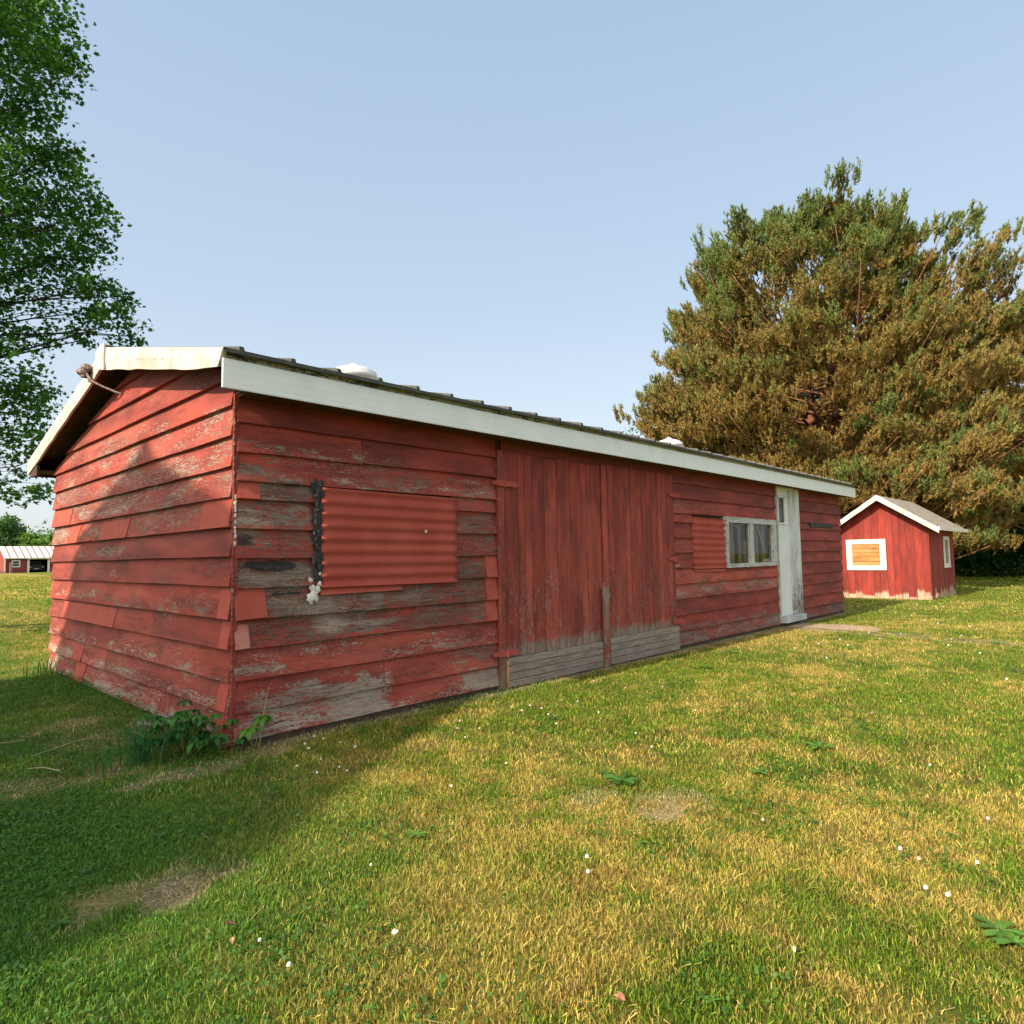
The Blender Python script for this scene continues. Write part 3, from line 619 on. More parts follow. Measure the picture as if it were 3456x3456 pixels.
# corrugated sheets closing old openings
def corrug(x0, x1, z0, z1, per, name, ph=0, bulge=.0):
    m = MB(); nz = int((z1-z0)/per*10); nx = 24; V = []
    for j in range(nz+1):
        for i in range(nx+1):
            x = x0+(x1-x0)*i/nx; z = z0+(z1-z0)*j/nz
            V.append((x+(sin(z/per*2*pi)*.004 if i in (0, nx) else 0), -.039-.009*cos((z-z0)/per*2*pi+ph)-(vnoise(x*2, z*2, 4)-.5)*.008, z+(x-x0)*bulge))
    b = len(V)
    F = [(j*(nx+1)+i, j*(nx+1)+i+1, (j+1)*(nx+1)+i+1, (j+1)*(nx+1)+i) for j in range(nz) for i in range(nx)]
    # side returns
    for j in range(nz+1):
        for i in (0, nx): p = V[j*(nx+1)+i]; V.append((p[0], .0, p[2]))
    for j in range(nz): F += [(j*(nx+1), (j+1)*(nx+1), b+2*(j+1), b+2*j), (j*(nx+1)+nx, b+2*j+1, b+2*(j+1)+1, (j+1)*(nx+1)+nx)]
    m.add(V, F); return m.build(name, SHEETRED, shed, True)
corrug(.635, 1.98, 1.10, 1.845, .0925, 'corrugated_panel', 0, -.008)
corrug(6.32, 7.285, 1.10, 1.81, .0925, 'corrugated_panel', 1, -.01)
wb = MB(); wb.box(7.28, 9.15, -.02, .01, 1.04, 1.09, (.3, .2, .2, .4)); wb.build('window_apron', RED, shed)
nm = MB(); nm.blob((1.611, -.058, 1.53), .012, n=5); nm.build('bolt_head', FOAM, shed)
def patch(p, name='metal_patch', front_=True, mat=None, th=.043):
    """flat sheet nailed over the boards; p = four corners (u,z)"""
    m = MB(); o_, U_, N_v = ((0, 0, 0), UX, (0, -1, 0)) if front_ else ((0, 0, 0), UY, (-1, 0, 0))
    zz = [q_[1] for q_ in p]; zlo = min(zz)
    V = []; 
    for u, z in p:
        t = (z-zlo)/max(.01, max(zz)-zlo); V.append(np.array(o_)+np.array(U_)*u+np.array((0, 0, z))+np.array(N_v)*(th-(th-.011)*t))
    n = len(V); V2 = [q_-np.array(N_v)*.006 for q_ in V]
    m.add(V+V2, [tuple(range(n)), tuple(range(2*n-1, n-1, -1))]+[(i, i+n, (i+1) % n+n, (i+1) % n) for i in range(n)])
    return m.build(name, mat or PATCHRED, shed)
for q_ in ([(.006, 1.850), (.158, 1.850), (.159, 1.733), (.006, 1.733)], [(-.004, 1.129), (.206, 1.119), (.219, .915), (-.004, .906)], [(2.342, 1.318), (2.494, 1.315), (2.490, 1.118), (2.348, 1.118)],
          [(2.348, 1.112), (2.494, 1.11), (2.49, .905), (2.345, .907)], [(2.343, .903), (2.49, .90), (2.478, .712), (2.345, .712)], [(.635, 1.104), (1.371, 1.100), (1.370, 1.048), (.627, 1.044)],
          [(6.34, 1.10), (7.26, 1.08), (7.26, 1.045), (6.34, 1.06)]): patch(q_)
patch([(-.002, .878), (.094, .875), (.098, .716), (-.002, .712)], mat=WHITEW if False else plain('faded_pink_patch', (.46, .19, .14), .7, (.38, .09, .06), 14))
patch([(5.80, 1.214), (5.931, 1.21), (5.931, 1.134), (5.80, 1.13)], mat=plain('orange_patch', (.40, .16, .10), .7))
for q_ in ([(4.965, 1.939), (4.115, 1.924), (4.153, 1.743), (4.965, 1.745)], [(4.138, 1.72), (3.778, 1.721), (3.819, 1.536), (4.12, 1.537)], [(2.989, 1.705), (2.151, 1.712), (2.182, 1.537), (2.986, 1.536)],
          [(1.607, 1.621), (1.407, 1.625), (1.410, 1.540), (1.60, 1.540)], [(.505, 1.763), (.006, 1.755), (.006, 1.54), (.507, 1.537)], [(3.494, 1.619), (3.299, 1.62), (3.319, 1.540), (3.49, 1.540)],
          [(.174, 1.122), (.002, 1.129), (.002, .914), (.18, .916)], [(4.372, .892), (2.462, .885), (2.495, .712), (4.354, .714)], [(.166, .490), (.028, .493), (.03, .30), (.185, .30)], [(3.902, .462), (3.518, .46), (3.562, .30), (3.88, .30)],
          [(3.795, .285), (3.417, .28), (3.484, .090), (3.78, .09)], [(.197, .280), (.02, .282), (.02, .06), (.178, .068)], [(.15, .9), (.005, .9), (.005, .715), (.15, .717)]): patch(q_, front_=False)
ts = MB()
for k in range(60):
    z = 1.16+.70*k/59; ts.blob((.604+(random.random()-.5)*.06, -.036, z), .010+.020*random.random(), (1, .4, 1.2), .7, n=5)
for k in range(14): ts.blob((.14+.27*k/13, -.034, 1.256+(random.random()-.5)*.018), .018, (1.2, .3, .7), .5, n=5)
ts.build('tar_seal', TAR, shed)
fo = MB()
for c_, r_ in (((.545, 1.03), .032), ((.575, 1.06), .030), ((.56, 1.10), .022), ((.54, 1.16), .018), ((.60, 1.09), .022), ((.615, 1.13), .018), ((.55, 1.01), .022), ((.62, 1.20), .012), ((.59, 1.02), .02)): fo.blob((c_[0], -.042, c_[1]), r_, (1, .4, 1), .4, n=6)
for k in range(10): fo.blob((-.008, -.022, 1.42+.035*k+random.random()*.02), .010, (1, .6, 1.6), .5, n=4)
fo.build('foam_sealant', FOAM, shed)
# barn doors
def wxD(u, z): pass
def plank_door(x0, x1, z0, z1, widths, name, yo=-.03, pale=1.0):
    m = MB(); x = x0; sg = []
    k = 0
    while x < x1-.02:
        w_ = widths[k % len(widths)]*random.uniform(.93, 1.07); xe = min(x1, x+w_)
        if x1-xe < .05: xe = x1
        sg.append((x, xe)); x = xe; k += 1
    for a, b in sg:
        r = random.random(); n = 30; V = []; G = []; W = []; dy = random.uniform(-.003, .003); zt = z1+random.uniform(-.004, .004)
        cols = [(a+.003, .0), (a+.003, 1), (a+.006, 1), ((a+b)/2, 1), (b-.006, 1), (b-.003, 1), (b-.003, 0)]
        zs = np.linspace(z0, zt, n)
        pz = .12+.24*sst(1.7, .9, zs)+.42*sst(.52, .38, zs)+(fbm(zs*2.5+r*30, zs*0+r*9, 15, 3)-.5)*.35
        for i, z in enumerate(zs):
            for j, (px, on) in enumerate(cols):
                V.append((px, (yo+dy-(.002 if j in (2, 3, 4) else 0)) if on else .0, z)); G.append((z+r*11, px+r*3, r))
                e = .12 if j in (0, 1, 5, 6) else 0
                W.append((float(pz[i])+e, 0, .50+.28*r-.12*(z > 1.9), .8))
        c = len(cols); m.add(V, [(i*c+j, i*c+j+1, (i+1)*c+j+1, (i+1)*c+j) for i in range(n-1) for j in range(c-1)], G, W)
    m.box(x0, x1, -.004, .004, z0, z1, (0, .5, .1, .1)); return m.build(name, RED, shed)
dl = plank_door(2.592, 4.175, .345, 2.325, (.205, .10, .11, .2, .2, .2, .205, .1, .1, .15), 'barn_door')
dr_ = plank_door(4.20, 5.80, .372, 2.345, (.105, .12, .11, .14, .1, .13), 'barn_door', -.036)
def kick(x0, x1, z0, z1, par, n=4):
    m = MB(); h = (z1-z0)/n
    for k in range(n):
        for j in range(6):
            a = x0+(x1-x0)*j/6; b = x0+(x1-x0)*(j+1)/6
            m.box(a, b, -.062, -.038, z0+h*k+.004, z0+h*(k+1)-.002, (1.15, .05*random.random(), .5, .85), 'x', .2+.15*k)
    return m.build('kick_board', GREYW, par)
kick(2.600, 4.118, .064, .345, dl); kick(4.258, 5.805, .068, .372, dr_)
ks = MB(); ks.box(2.588, 2.599, -.062, -.02, .06, .34, (.5, 0, .8, .5), 'z'); ks.build('edge_board', TANW, dl)
ps = MB()
for k in range(12):
    z0 = .06+2.27*k/12; ps.box(2.50, 2.582, -.045, .02, z0, z0+2.27/12, (.3+.4*(k < 2)+.1*random.random(), 0, .65, .7), 'z', .35)
ps.build('door_post', RED, shed)
ck = MB()
for k in range(8):
    z0 = .05+.90*k/8; ck.box(4.125+.0, 4.235, -.085, -.063, z0, z0+.9/8, (.45+.2*random.random()+.3*(k > 6), 0, .6, .8), 'z', .5)
ck.build('centre_stop_board', RED, shed)
hd = MB(); hd.box(2.585, 5.81, -.015, .01, 2.33, 2.45, (.05, 0, .2, .3)); hd.build('door_header', RED, shed)
def hinge(x, z, L, R, par, jag=.01):
    m = MB()
    m.prism([(x-L, z-.012), (x-L*.35, z-.03), (x, z-.026), (x, z+.026), (x-L*.35, z+.034), (x-L, z+.014)], (0, -.064, 0), UX, (0, 0, 1), (0, 1, 0), .006)
    m.prism([(x+R, z-.008), (x+R*.75, z-.03), (x+.006, z-.026), (x+.006, z+.026), (x+R*.75, z+.026)], (0, -.064, 0), UX, (0, 0, 1), (0, 1, 0), .006)
    m.tube([(x+.002, -.064, z-.04), (x+.002, -.064, z+.04)], .010, 8); return m.build('hinge', SHEETRED, par)
hinge(2.585, .395, .19, .17, dl); hinge(2.585, 2.01, .17, .19, dl); hinge(5.80, 2.08, .14, .15, dr_); hinge(5.80, 1.24, .18, .02, dr_); hinge(5.80, .43, .15, .14, dr_)
# window
win = empty('window', (7.28, 0, 1.09)); win.parent = shed
fr = MB(); FX0, FX1, Z0, Z1 = 7.28, 9.15, 1.09, 1.85
def bars(m, x0, x1, z0, z1, y0, y1, grain, n=8):
    for k in range(n):
        w_ = (.50, .0, .6, .8)
        if grain == 'x': m.box(x0+(x1-x0)*k/n, x0+(x1-x0)*(k+1)/n, y0, y1, z0, z1, w_, 'x', .4)
        else: m.box(x0, x1, y0, y1, z0+(z1-z0)*k/n, z0+(z1-z0)*(k+1)/n, w_, 'z', .4)
bars(fr, FX0, FX1, Z1-.085, Z1, -.06, .03, 'x'); bars(fr, FX0, FX1, Z0, Z0+.06, -.065, .03, 'x'); bars(fr, FX0, FX0+.085, Z0+.06, Z1-.085, -.058, .03, 'z'); bars(fr, FX1-.15, FX1, Z0+.06, Z1-.085, -.058, .03, 'z')
bars(fr, 8.12, 8.25, Z0+.06, Z1-.085, -.05, .02, 'z')
o_ = fr.build('frame', WHITEW, win); o_.location = (-7.28, 0, -1.09)
for a, b in ((7.365, 8.12), (8.25, 9.0)):
    m = MB(); m.add([(a, -.01, Z0+.06), (b, -.01, Z0+.06), (b, -.01, Z1-.085), (a, -.01, Z1-.085)], [(0, 1, 2, 3)]); o_ = m.build('pane', GLASS, win); o_.location = (-7.28, 0, -1.09)
cl = MB()
for k in range(22): cl.blob((7.255+random.random()*.02, -.03, 1.52+.015*k), .011, (1.2, .6, 1), .5, n=4)
o_ = cl.build('caulk', FOAM, win); o_.location = (-7.28, 0, -1.09)
ib = MB()
for a, b, z0, z1, yy in ((7.36, 7.50, 1.09, 1.56, .14), (7.60, 7.77, 1.09, 1.84, .10), (7.80, 7.93, 1.09, 1.46, .16), (7.99, 8.10, 1.09, 1.84, .12), (8.24, 8.38, 1.09, 1.5, .16), (8.50, 8.69, 1.09, 1.82, .10), (8.83, 8.96, 1.09, 1.84, .10)):
    ib.box(a, b, yy-.03, yy-.01, z0, z1, (.55, .0, .6, .6), 'z')
ib.build('inside_boards', INNERW, shed)
bx = MB(); bx.box(7.2, 9.2, .58, .6, 1.0, 1.95); bx.box(7.18, 7.2, .05, .6, 1.0, 1.95); bx.box(9.2, 9.22, .05, .6, 1.0, 1.95); bx.box(7.18, 9.22, .05, .6, .98, 1.0); bx.box(7.18, 9.22, .05, .6, 1.95, 1.97)
bx.build('unlit_inside_box', BLACK, shed)  # near-black box painted for the unlit room behind the glass
wr = MB(); wr.tube([(8.62, .04, 1.76), (8.75, .03, 1.45), (8.88, .03, 1.3)], .008, 6); wr.tube([(7.4, .03, 1.77), (7.7, .02, 1.74), (7.85, .03, 1.70)], .005, 5); wr.tube([(7.42, .02, 1.72), (7.40, .02, 1.5)], .005, 5); wr.tube([(8.3, .03, 1.76), (8.33, .03, 1.66)], .009, 5)
for k in range(9): wr.blob((8.75+.03*k, .03, 1.17+.02*random.random()), .02, n=4)
wr.build('wires', FOAM, shed)
# white door
door = empty('door', (9.25, 0, .2)); door.parent = shed
dm = MB(); WP = plain('white_door_paint', (.66, .70, .70), .5, (.60, .64, .64), 4)
dm.box(9.262, 9.80, -.022, .01, .22, 1.81); dm.box(9.262, 9.335, -.022, .01, 1.81, 2.41); dm.box(9.61, 9.80, -.022, .01, 1.81, 2.41); dm.box(9.335, 9.61, -.022, .01, 2.26, 2.41)
o_ = dm.build('door_panel', WP, door); o_.location = (-9.25, 0, -.2)
dm = MB(); dm.box(9.32, 9.345, -.036, -.02, 1.80, 2.28); dm.box(9.60, 9.64, -.036, -.02, 1.80, 2.28); dm.box(9.32, 9.64, -.036, -.02, 2.25, 2.28); dm.box(9.31, 9.66, -.05, -.02, 1.79, 1.815)
o_ = dm.build('window_frame', WP, door); o_.location = (-9.25, 0, -.2)
dm = MB(); dm.add([(9.34, -.012, 1.81), (9.605, -.012, 1.81), (9.605, -.012, 2.26), (9.34, -.012, 2.26)], [(0, 1, 2, 3)]); o_ = dm.build('pane', GLASS, door); o_.location = (-9.25, 0, -.2)
dm = MB(); dm.box(9.33, 9.62, .005, .011, 1.80, 2.27); o_ = dm.build('pane_backing', plain('dark_grey_sheet', (.05, .055, .045), .9), door); o_.location = (-9.25, 0, -.2)  # dark sheet close behind the door pane
dj = MB()
for k in range(16):
    z0 = .14+2.28*k/16; pe = .15+.6*sst(1.3, .3, z0)
    for a, b, rr_ in ((9.80, 10.0, .3), (10.003, 10.22, .6)): dj.box(a, b, -.052 if a < 10 else -.06, .01, z0, z0+2.28/16, (float(pe)*.8+.1*(a > 10), 0, .6, .3), 'z', rr_)
o_ = dj.build('door_casing', WHITEW, door); o_.location = (-9.25, 0, -.2)
dj = MB(); dj.box(9.238, 9.262, -.05, .01, .14, 2.42, (.3, 0, .5, .5), 'z'); dj.box(9.238, 10.22, -.055, .01, 2.41, 2.435, (.2, 0, .5, .5)); o_ = dj.build('door_jamb', WHITEW, door); o_.location = (-9.25, 0, -.2)
dj = MB(); dj.box(9.235, 10.16, -.13, -.0, .12, .215, (.35, 0, .6, .8)); o_ = dj.build('threshold', WHITEW, door); o_.location = (-9.25, 0, -.2)
sg_ = MB(); sg_.box(10.80, 12.03, -.045, -.02, 1.775, 1.855, (1, .45, .1, .1)); sg_.build('rusted_rail', TAR, shed)
for x_ in (11.2, 11.65): pass

# ------------------------------------------------------------------ small red shed
sh = empty('small_shed', (17.33, -.63, .05)); tag(sh, 'small red gabled shed with a boarded white framed window beyond the long shed', 'shed')
def rel(o): o.location = (-17.33, .63, -.05); return o
def wxS(z, r): return (np.clip(.05+.9*sst(.16+.30*((r*7.3) % 1), .07, z)+.25*sst(1.1, .3, z)*((r*3.1) % 1), 0, 1), 0, .4+.3*r, 1.0)
def vplanks(axis_, c, a0, a1, ztop, mb, sgn):
    a = a0; 
    while a < a1-.01:
        b = min(a1, a+random.uniform(.12, .2)); r = random.random(); V = []; G = []; W = []; n = 16
        za, zb2 = ztop(a), ztop(b)
        for i in range(n):
            t = (i/(n-1))**1.6
            for j, (s_, on) in enumerate(((a+.004, 0), (a+.004, 1), (b-.002, 1), (b-.002, 0))):
                zt_ = za if j < 2 else zb2; z = .05+(zt_-.05)*t; off_ = (.014+.004*r)*on*sgn
                V.append((c+off_, s_, z) if axis_ == 'y' else (s_, c+off_, z)); G.append((z+r*9, s_+r*3, r)); q = wxS(np.array(z), r); W.append(tuple(float(k) for k in q))
        F = [(i*4+j, i*4+j+1, (i+1)*4+j+1, (i+1)*4+j) for i in range(n-1) for j in range(3)]; mb.add(V, F, G, W); a = b
SY0, SY1, SRY, SRZ, SEZ = -.63, 1.45, .41, 2.74, 1.88
def gt(y): return SRZ-.06-abs(y-SRY)*.705
m = MB(); vplanks('y', 17.33, SY0, SY1, gt, m, -1); m.prism([(SY0, .05), (SY1, .05), (SY1, gt(SY1)), (SRY, gt(SRY)), (SY0, gt(SY0))], (17.332, 0, 0), UY, (0, 0, 1), (1, 0, 0), .02); rel(m.build('front_wall', REDB, sh))
m = MB(); vplanks('x', SY0, 17.33, 20.42, lambda x: 1.93, m, -1); m.box(17.35, 20.42, SY0+.002, SY0+.02, .05, 1.93); rel(m.build('side_wall', REDB, sh))
m = MB(); vplanks('x', SY1, 17.33, 20.42, lambda x: 1.93, m, 1); m.box(17.35, 20.42, SY1-.02, SY1-.002, .05, 1.93); rel(m.build('side_wall', REDB, sh))
m = MB(); vplanks('y', 20.42, SY0, SY1, gt, m, 1); m.prism([(SY0, .05), (SY1, .05), (SY1, gt(SY1)), (SRY, gt(SRY)), (SY0, gt(SY0))], (20.395, 0, 0), UY, (0, 0, 1), (1, 0, 0), .02); rel(m.build('back_wall', REDB, sh))
SHING = plain('worn_shingles', (.30, .26, .21), .9, (.16, .13, .11), 6, .02, 0, 5, (1, 3, 1))
WTR = plain('white_trim', (.80, .76, .68), .6, (.7, .64, .55), 8)
m = MB(); E = .30; k_ = .665
m.prism([(SY0-E, SRZ-(SRY-SY0+E)*k_), (SRY, SRZ+.02), (SY1+E, SRZ-(SY1-SRY+E)*k_), (SY1+E, SRZ-(SY1-SRY+E)*k_-.04), (SRY, SRZ-.03), (SY0-E, SRZ-(SRY-SY0+E)*k_-.04)], (17.04, 0, 0), UY, (0, 0, 1), (1, 0, 0), 3.9); rel(m.build('roof', SHING, sh))
m = MB()
for s0 in (-1, 1):
    ye = SY0-E-.01 if s0 < 0 else SY1+E+.01; ze = SRZ-abs(ye-SRY)*k_
    m.prism([(ye, ze+.01), (SRY, SRZ+.03), (SRY, SRZ-.115), (ye, ze-.125)] if s0 < 0 else [(SRY, SRZ+.03), (ye, ze+.01), (ye, ze-.125), (SRY, SRZ-.115)], (17.02, 0, 0), UY, (0, 0, 1), (1, 0, 0), .022)
rel(m.build('rake_board', plain('stained_white_trim', (.78, .74, .66), .7, (.42, .37, .30), 5), sh))
m = MB(); m.box(17.045, 20.92, SY0-E-.025, SY0-E-.003, 1.79, 1.885); m.box(17.045, 20.92, SY1+E+.003, SY1+E+.025, 1.72, 1.82); rel(m.build('eave_fascia', WTR, sh))
def swin(y0, y1, z0, z1, t=.14):
    o = empty('window', (17.33, y0, z0)); 
    m = MB(); m.box(17.285, 17.318, y0, y1, z1-t*.85, z1); m.box(17.285, 17.318, y0, y1, z0, z0+t*.85); m.box(17.287, 17.318, y0, y0+t, z0+t*.85, z1-t*.85); m.box(17.287, 17.318, y1-t, y1, z0+t*.85, z1-t*.85)
    f = m.build('frame', WTR, o); f.location = (-17.33, -y0, -z0)
    m = MB()
    for k in range(5):
        a = z0+t*.85+(z1-z0-1.7*t)*k/5; m.box(17.302-.002*(k % 2), 17.312, y0+t, y1-t, a, a+(z1-z0-1.7*t)/5-.010, (.08, .0, .3+.5*random.random(), .5), 'y')
    f = m.build('board_cover', TANW, o); f.location = (-17.33, -y0, -z0); return o
w1 = swin(.325, 1.285, .80, 1.615); w1.parent = sh; w1.matrix_parent_inverse = Matrix.Translation((-17.33, .63, -.05))
o2 = empty('window'); o2.parent = sh
m = MB(); m.box(19.02, 19.71, -.675, -.648, .84, .93); m.box(19.02, 19.71, -.675, -.648, 1.58, 1.67); m.box(19.02, 19.13, -.673, -.648, .93, 1.58); m.box(19.60, 19.71, -.673, -.648, .93, 1.58); m.box(19.0, 19.73, -.69, -.648, .82, .84)
rel(m.build('frame', WTR, o2)); m = MB(); m.box(19.13, 19.6, -.652, -.648, .93, 1.58); rel(m.build('pane', plain('dim_window', (.16, .17, .12), .25), o2))
m = MB(); m.blob((17.6, -.72, .14), .09, (1.5, .5, .8), .3, (.7, 0, .6, .9)); brick = m.build('broken_board', REDB); tag(brick, 'broken reddish board lying against the corner foot of the small shed', 'board')

# ------------------------------------------------------------------ the barn whose shadow falls from the left (outside the frame)
D = 10.0; te = math.tan(radians(SUN_EL))/cos(radians(SUN_AZ)); ta = math.tan(radians(SUN_AZ))
prof = [(4.62, -6.99), (4.60, .30), (4.28, .70), (3.97, 1.33), (3.75, 1.58), (2.95, 1.92), (2.1, 2.20), (1.8, 2.36), (1.5, 2.16), (.7, 1.88), (.006, 1.66), (-.37, 1.17), (-1.27, .07), (-1.72, -.42), (-1.86, -.85), (-1.9, -6.99)]
pp = [(y-D*ta, z+D*te) for y, z in prof]; pp[0] = (pp[0][0], 0.0); pp[-1] = (pp[-1][0], 0.0)
barn = empty('hay_barn', (-10, 1, 0)); tag(barn, 'tall red gambrel barn out of view on the left, casting the big shadow', 'barn')
m = MB(); m.prism(pp, (-10.0, 0, 0), UY, (0, 0, 1), (-1, 0, 0), 9.0, (.3, 0, .5, .6)); o_ = m.build('wall', REDB, barn); o_.location = (10, -1, 0)
roofpts = pp[1:-1]; m = MB()
outer = [(y*1.0, z) for y, z in roofpts]; inner = [(y, z-.06) for y, z in roofpts]
m.prism(outer+inner[::-1], (-9.98, 0, 0), UY, (0, 0, 1), (-1, 0, 0), 9.1); o_ = m.build('roof', RIBM, barn); o_.location = (10, -1, 0)
m = MB(); m.box(-9.995, -9.96, -.6, 2.2, .1, 3.2); o_ = m.build('door', WTR, barn); o_.location = (10, -1, 0)

# ------------------------------------------------------------------ far garage barn on the left
fb = empty('far_barn', (14.2, 99.3, .38)); tag(fb, 'distant low red barn with a white striped metal roof and an open garage bay', 'barn')
def rb2(o): o.location = (-14.2, -99.3, -.38); return o
FR = plain('far_red', (.26, .045, .04), .8, (.2, .035, .03), .8)
m = MB(); m.box(14.2, 16.69, 99.3, 99.5, .3, 2.33); m.box(18.73, 26, 99.3, 99.5, .3, 2.33); m.box(16.69, 18.73, 99.3, 99.5, 2.12, 2.33); m.box(14.2, 14.4, 99.5, 106.3, .3, 2.33); m.box(14.2, 26, 106.3, 106.5, .3, 2.33); m.box(25.8, 26, 99.5, 106.3, .3, 2.33)
m.prism([(99.3, 2.33), (106.5, 2.33), (102.9, 3.75)], (14.2, 0, 0), UY, (0, 0, 1), (1, 0, 0), .2); m.prism([(99.3, 2.33), (106.5, 2.33), (102.9, 3.75)], (25.8, 0, 0), UY, (0, 0, 1), (1, 0, 0), .2)
rb2(m.build('wall', FR, fb))
rw = MB(); rr_m = MB(); x = 14.05; k = 0
while x < 26.2:
    wd = random.uniform(.5, .62)
    for tgt, a, b in ((rw, x, x+wd), (rr_m, x+wd, x+wd+.16)):
        for ya, yb in ((98.95, 102.9), (106.85, 102.9)):
            za, zb2 = 2.26, 3.84; tgt.add([(a, ya, za), (b, ya, za), (b, yb, zb2), (a, yb, zb2), (a, ya, za-.05), (b, ya, za-.05), (b, yb, zb2-.05), (a, yb, zb2-.05)], [(0, 1, 2, 3), (4, 7, 6, 5), (0, 4, 5, 1), (0, 3, 7, 4), (1, 5, 6, 2)])
    x += wd+.16
fr_ = rb2(rw.build('roof', plain('far_white_roof', (.80, .77, .74), .5), fb))
rs = rr_m.build('rust_strips', plain('far_rust', (.28, .15, .12), .8), fr_)
m = MB(); m.box(14.12, 14.26, 99.2, 99.29, .3, 2.28); m.box(16.5, 16.72, 99.2, 99.29, .3, 2.2); m.box(18.66, 18.9, 99.2, 99.29, .3, 2.2); m.box(16.5, 18.9, 99.18, 99.28, 2.08, 2.24); m.box(14.0, 26, 98.9, 98.96, 2.16, 2.30); rb2(m.build('trim', WTR, fb))
m = MB(); m.box(16.0, 19.5, 103, 103.1, .3, 2.4); m.box(15.9, 16, 99.5, 103, .3, 2.4); m.box(19.5, 19.6, 99.5, 103, .3, 2.4); rb2(m.build('garage_interior', BLACK, fb))
wv = empty('window'); wv.parent = fb
m = MB(); m.box(14.86, 15.76, 99.22, 99.29, 1.84, 1.98); m.box(14.86, 15.76, 99.22, 99.29, 1.08, 1.22); m.box(14.86, 15.0, 99.22, 99.29, 1.22, 1.84); m.box(15.62, 15.76, 99.22, 99.29, 1.22, 1.84); m.box(15.0, 15.62, 99.23, 99.29, 1.50, 1.57); rb2(m.build('frame', WTR, wv))
m = MB(); m.box(15.0, 15.62, 99.26, 99.29, 1.22, 1.84); rb2(m.build('pane', plain('far_pane', (.03, .035, .035), .3), wv))
# car in the bay
CARM = plain('dark_car_paint', (.02, .022, .026), .3); car = empty('parked_car', (17.7, 100.4, .38)); tag(car, 'dark car parked inside the open bay of the distant barn', 'car')
m = MB(); m.prism([(-.88, .28), (.88, .28), (.92, .55), (.88, .86), (.80, .92), (-.80, .92), (-.88, .86), (-.92, .55)], (0, 0, 0), (1, 0, 0), (0, 0, 1), (0, 1, 0), 2.4); m.build('body', CARM, car)
m = MB(); m.prism([(-.76, .92), (.76, .92), (.58, 1.42), (-.58, 1.42)], (0, .5, 0), (1, 0, 0), (0, 0, 1), (0, 1, 0), 1.8); m.build('cabin', CARM, car)
m = MB(); m.prism([(-.66, .98), (.66, .98), (.52, 1.36), (-.52, 1.36)], (0, .485, 0), (1, 0, 0), (0, 0, 1), (0, 1, 0), .012); m.build('windscreen', plain('car_glass', (.03, .035, .04), .1), car)
m = MB(); m.box(-.25, .25, -.02, 0, .42, .54); m.build('licence_plate', WTR, car)
for s in (-1, 1):
    m = MB(); m.tube([(s*.70, .5, .32), (s*.86, .5, .32)], .31, 14); m.build('wheel', BLACK, car)
    m = MB(); m.box(s*.70-.12, s*.70+.12, -.018, 0, .64, .76); m.build('headlight', GALV, car)
# fence bits by the barn
m = MB(); m.box(-.11, .11, -.11, .11, 0, 1.30, (1, 0, .5, .9), 'z'); m.prism([(-.11, 1.3), (.11, 1.3), (0, 1.36)], (0, -.11, 0), (1, 0, 0), (0, 0, 1), (0, 1, 0), .22, (1, 0, .5, .9)); fp = m.build('post', GREYW); fp.location = (14.7, 98.6, .36); tag(fp, 'grey wooden post standing before the wall of the distant barn, left of its window', 'post')
pf = empty('plank_stack', (13.3, 98.2, .36)); tag(pf, 'low pile of grey planks at the left edge beside the distant barn', 'planks')
for k, (a, b, z) in enumerate(((-.9, .7, .0), (-.8, .75, .12), (-1.0, .35, .24), (-.8, .2, .36))):
    m = MB(); m.box(a, b, -.2+.05*k, .25, z, z+.09, (1, 0, .5, .9)); m.build('plank', GREYW, pf)

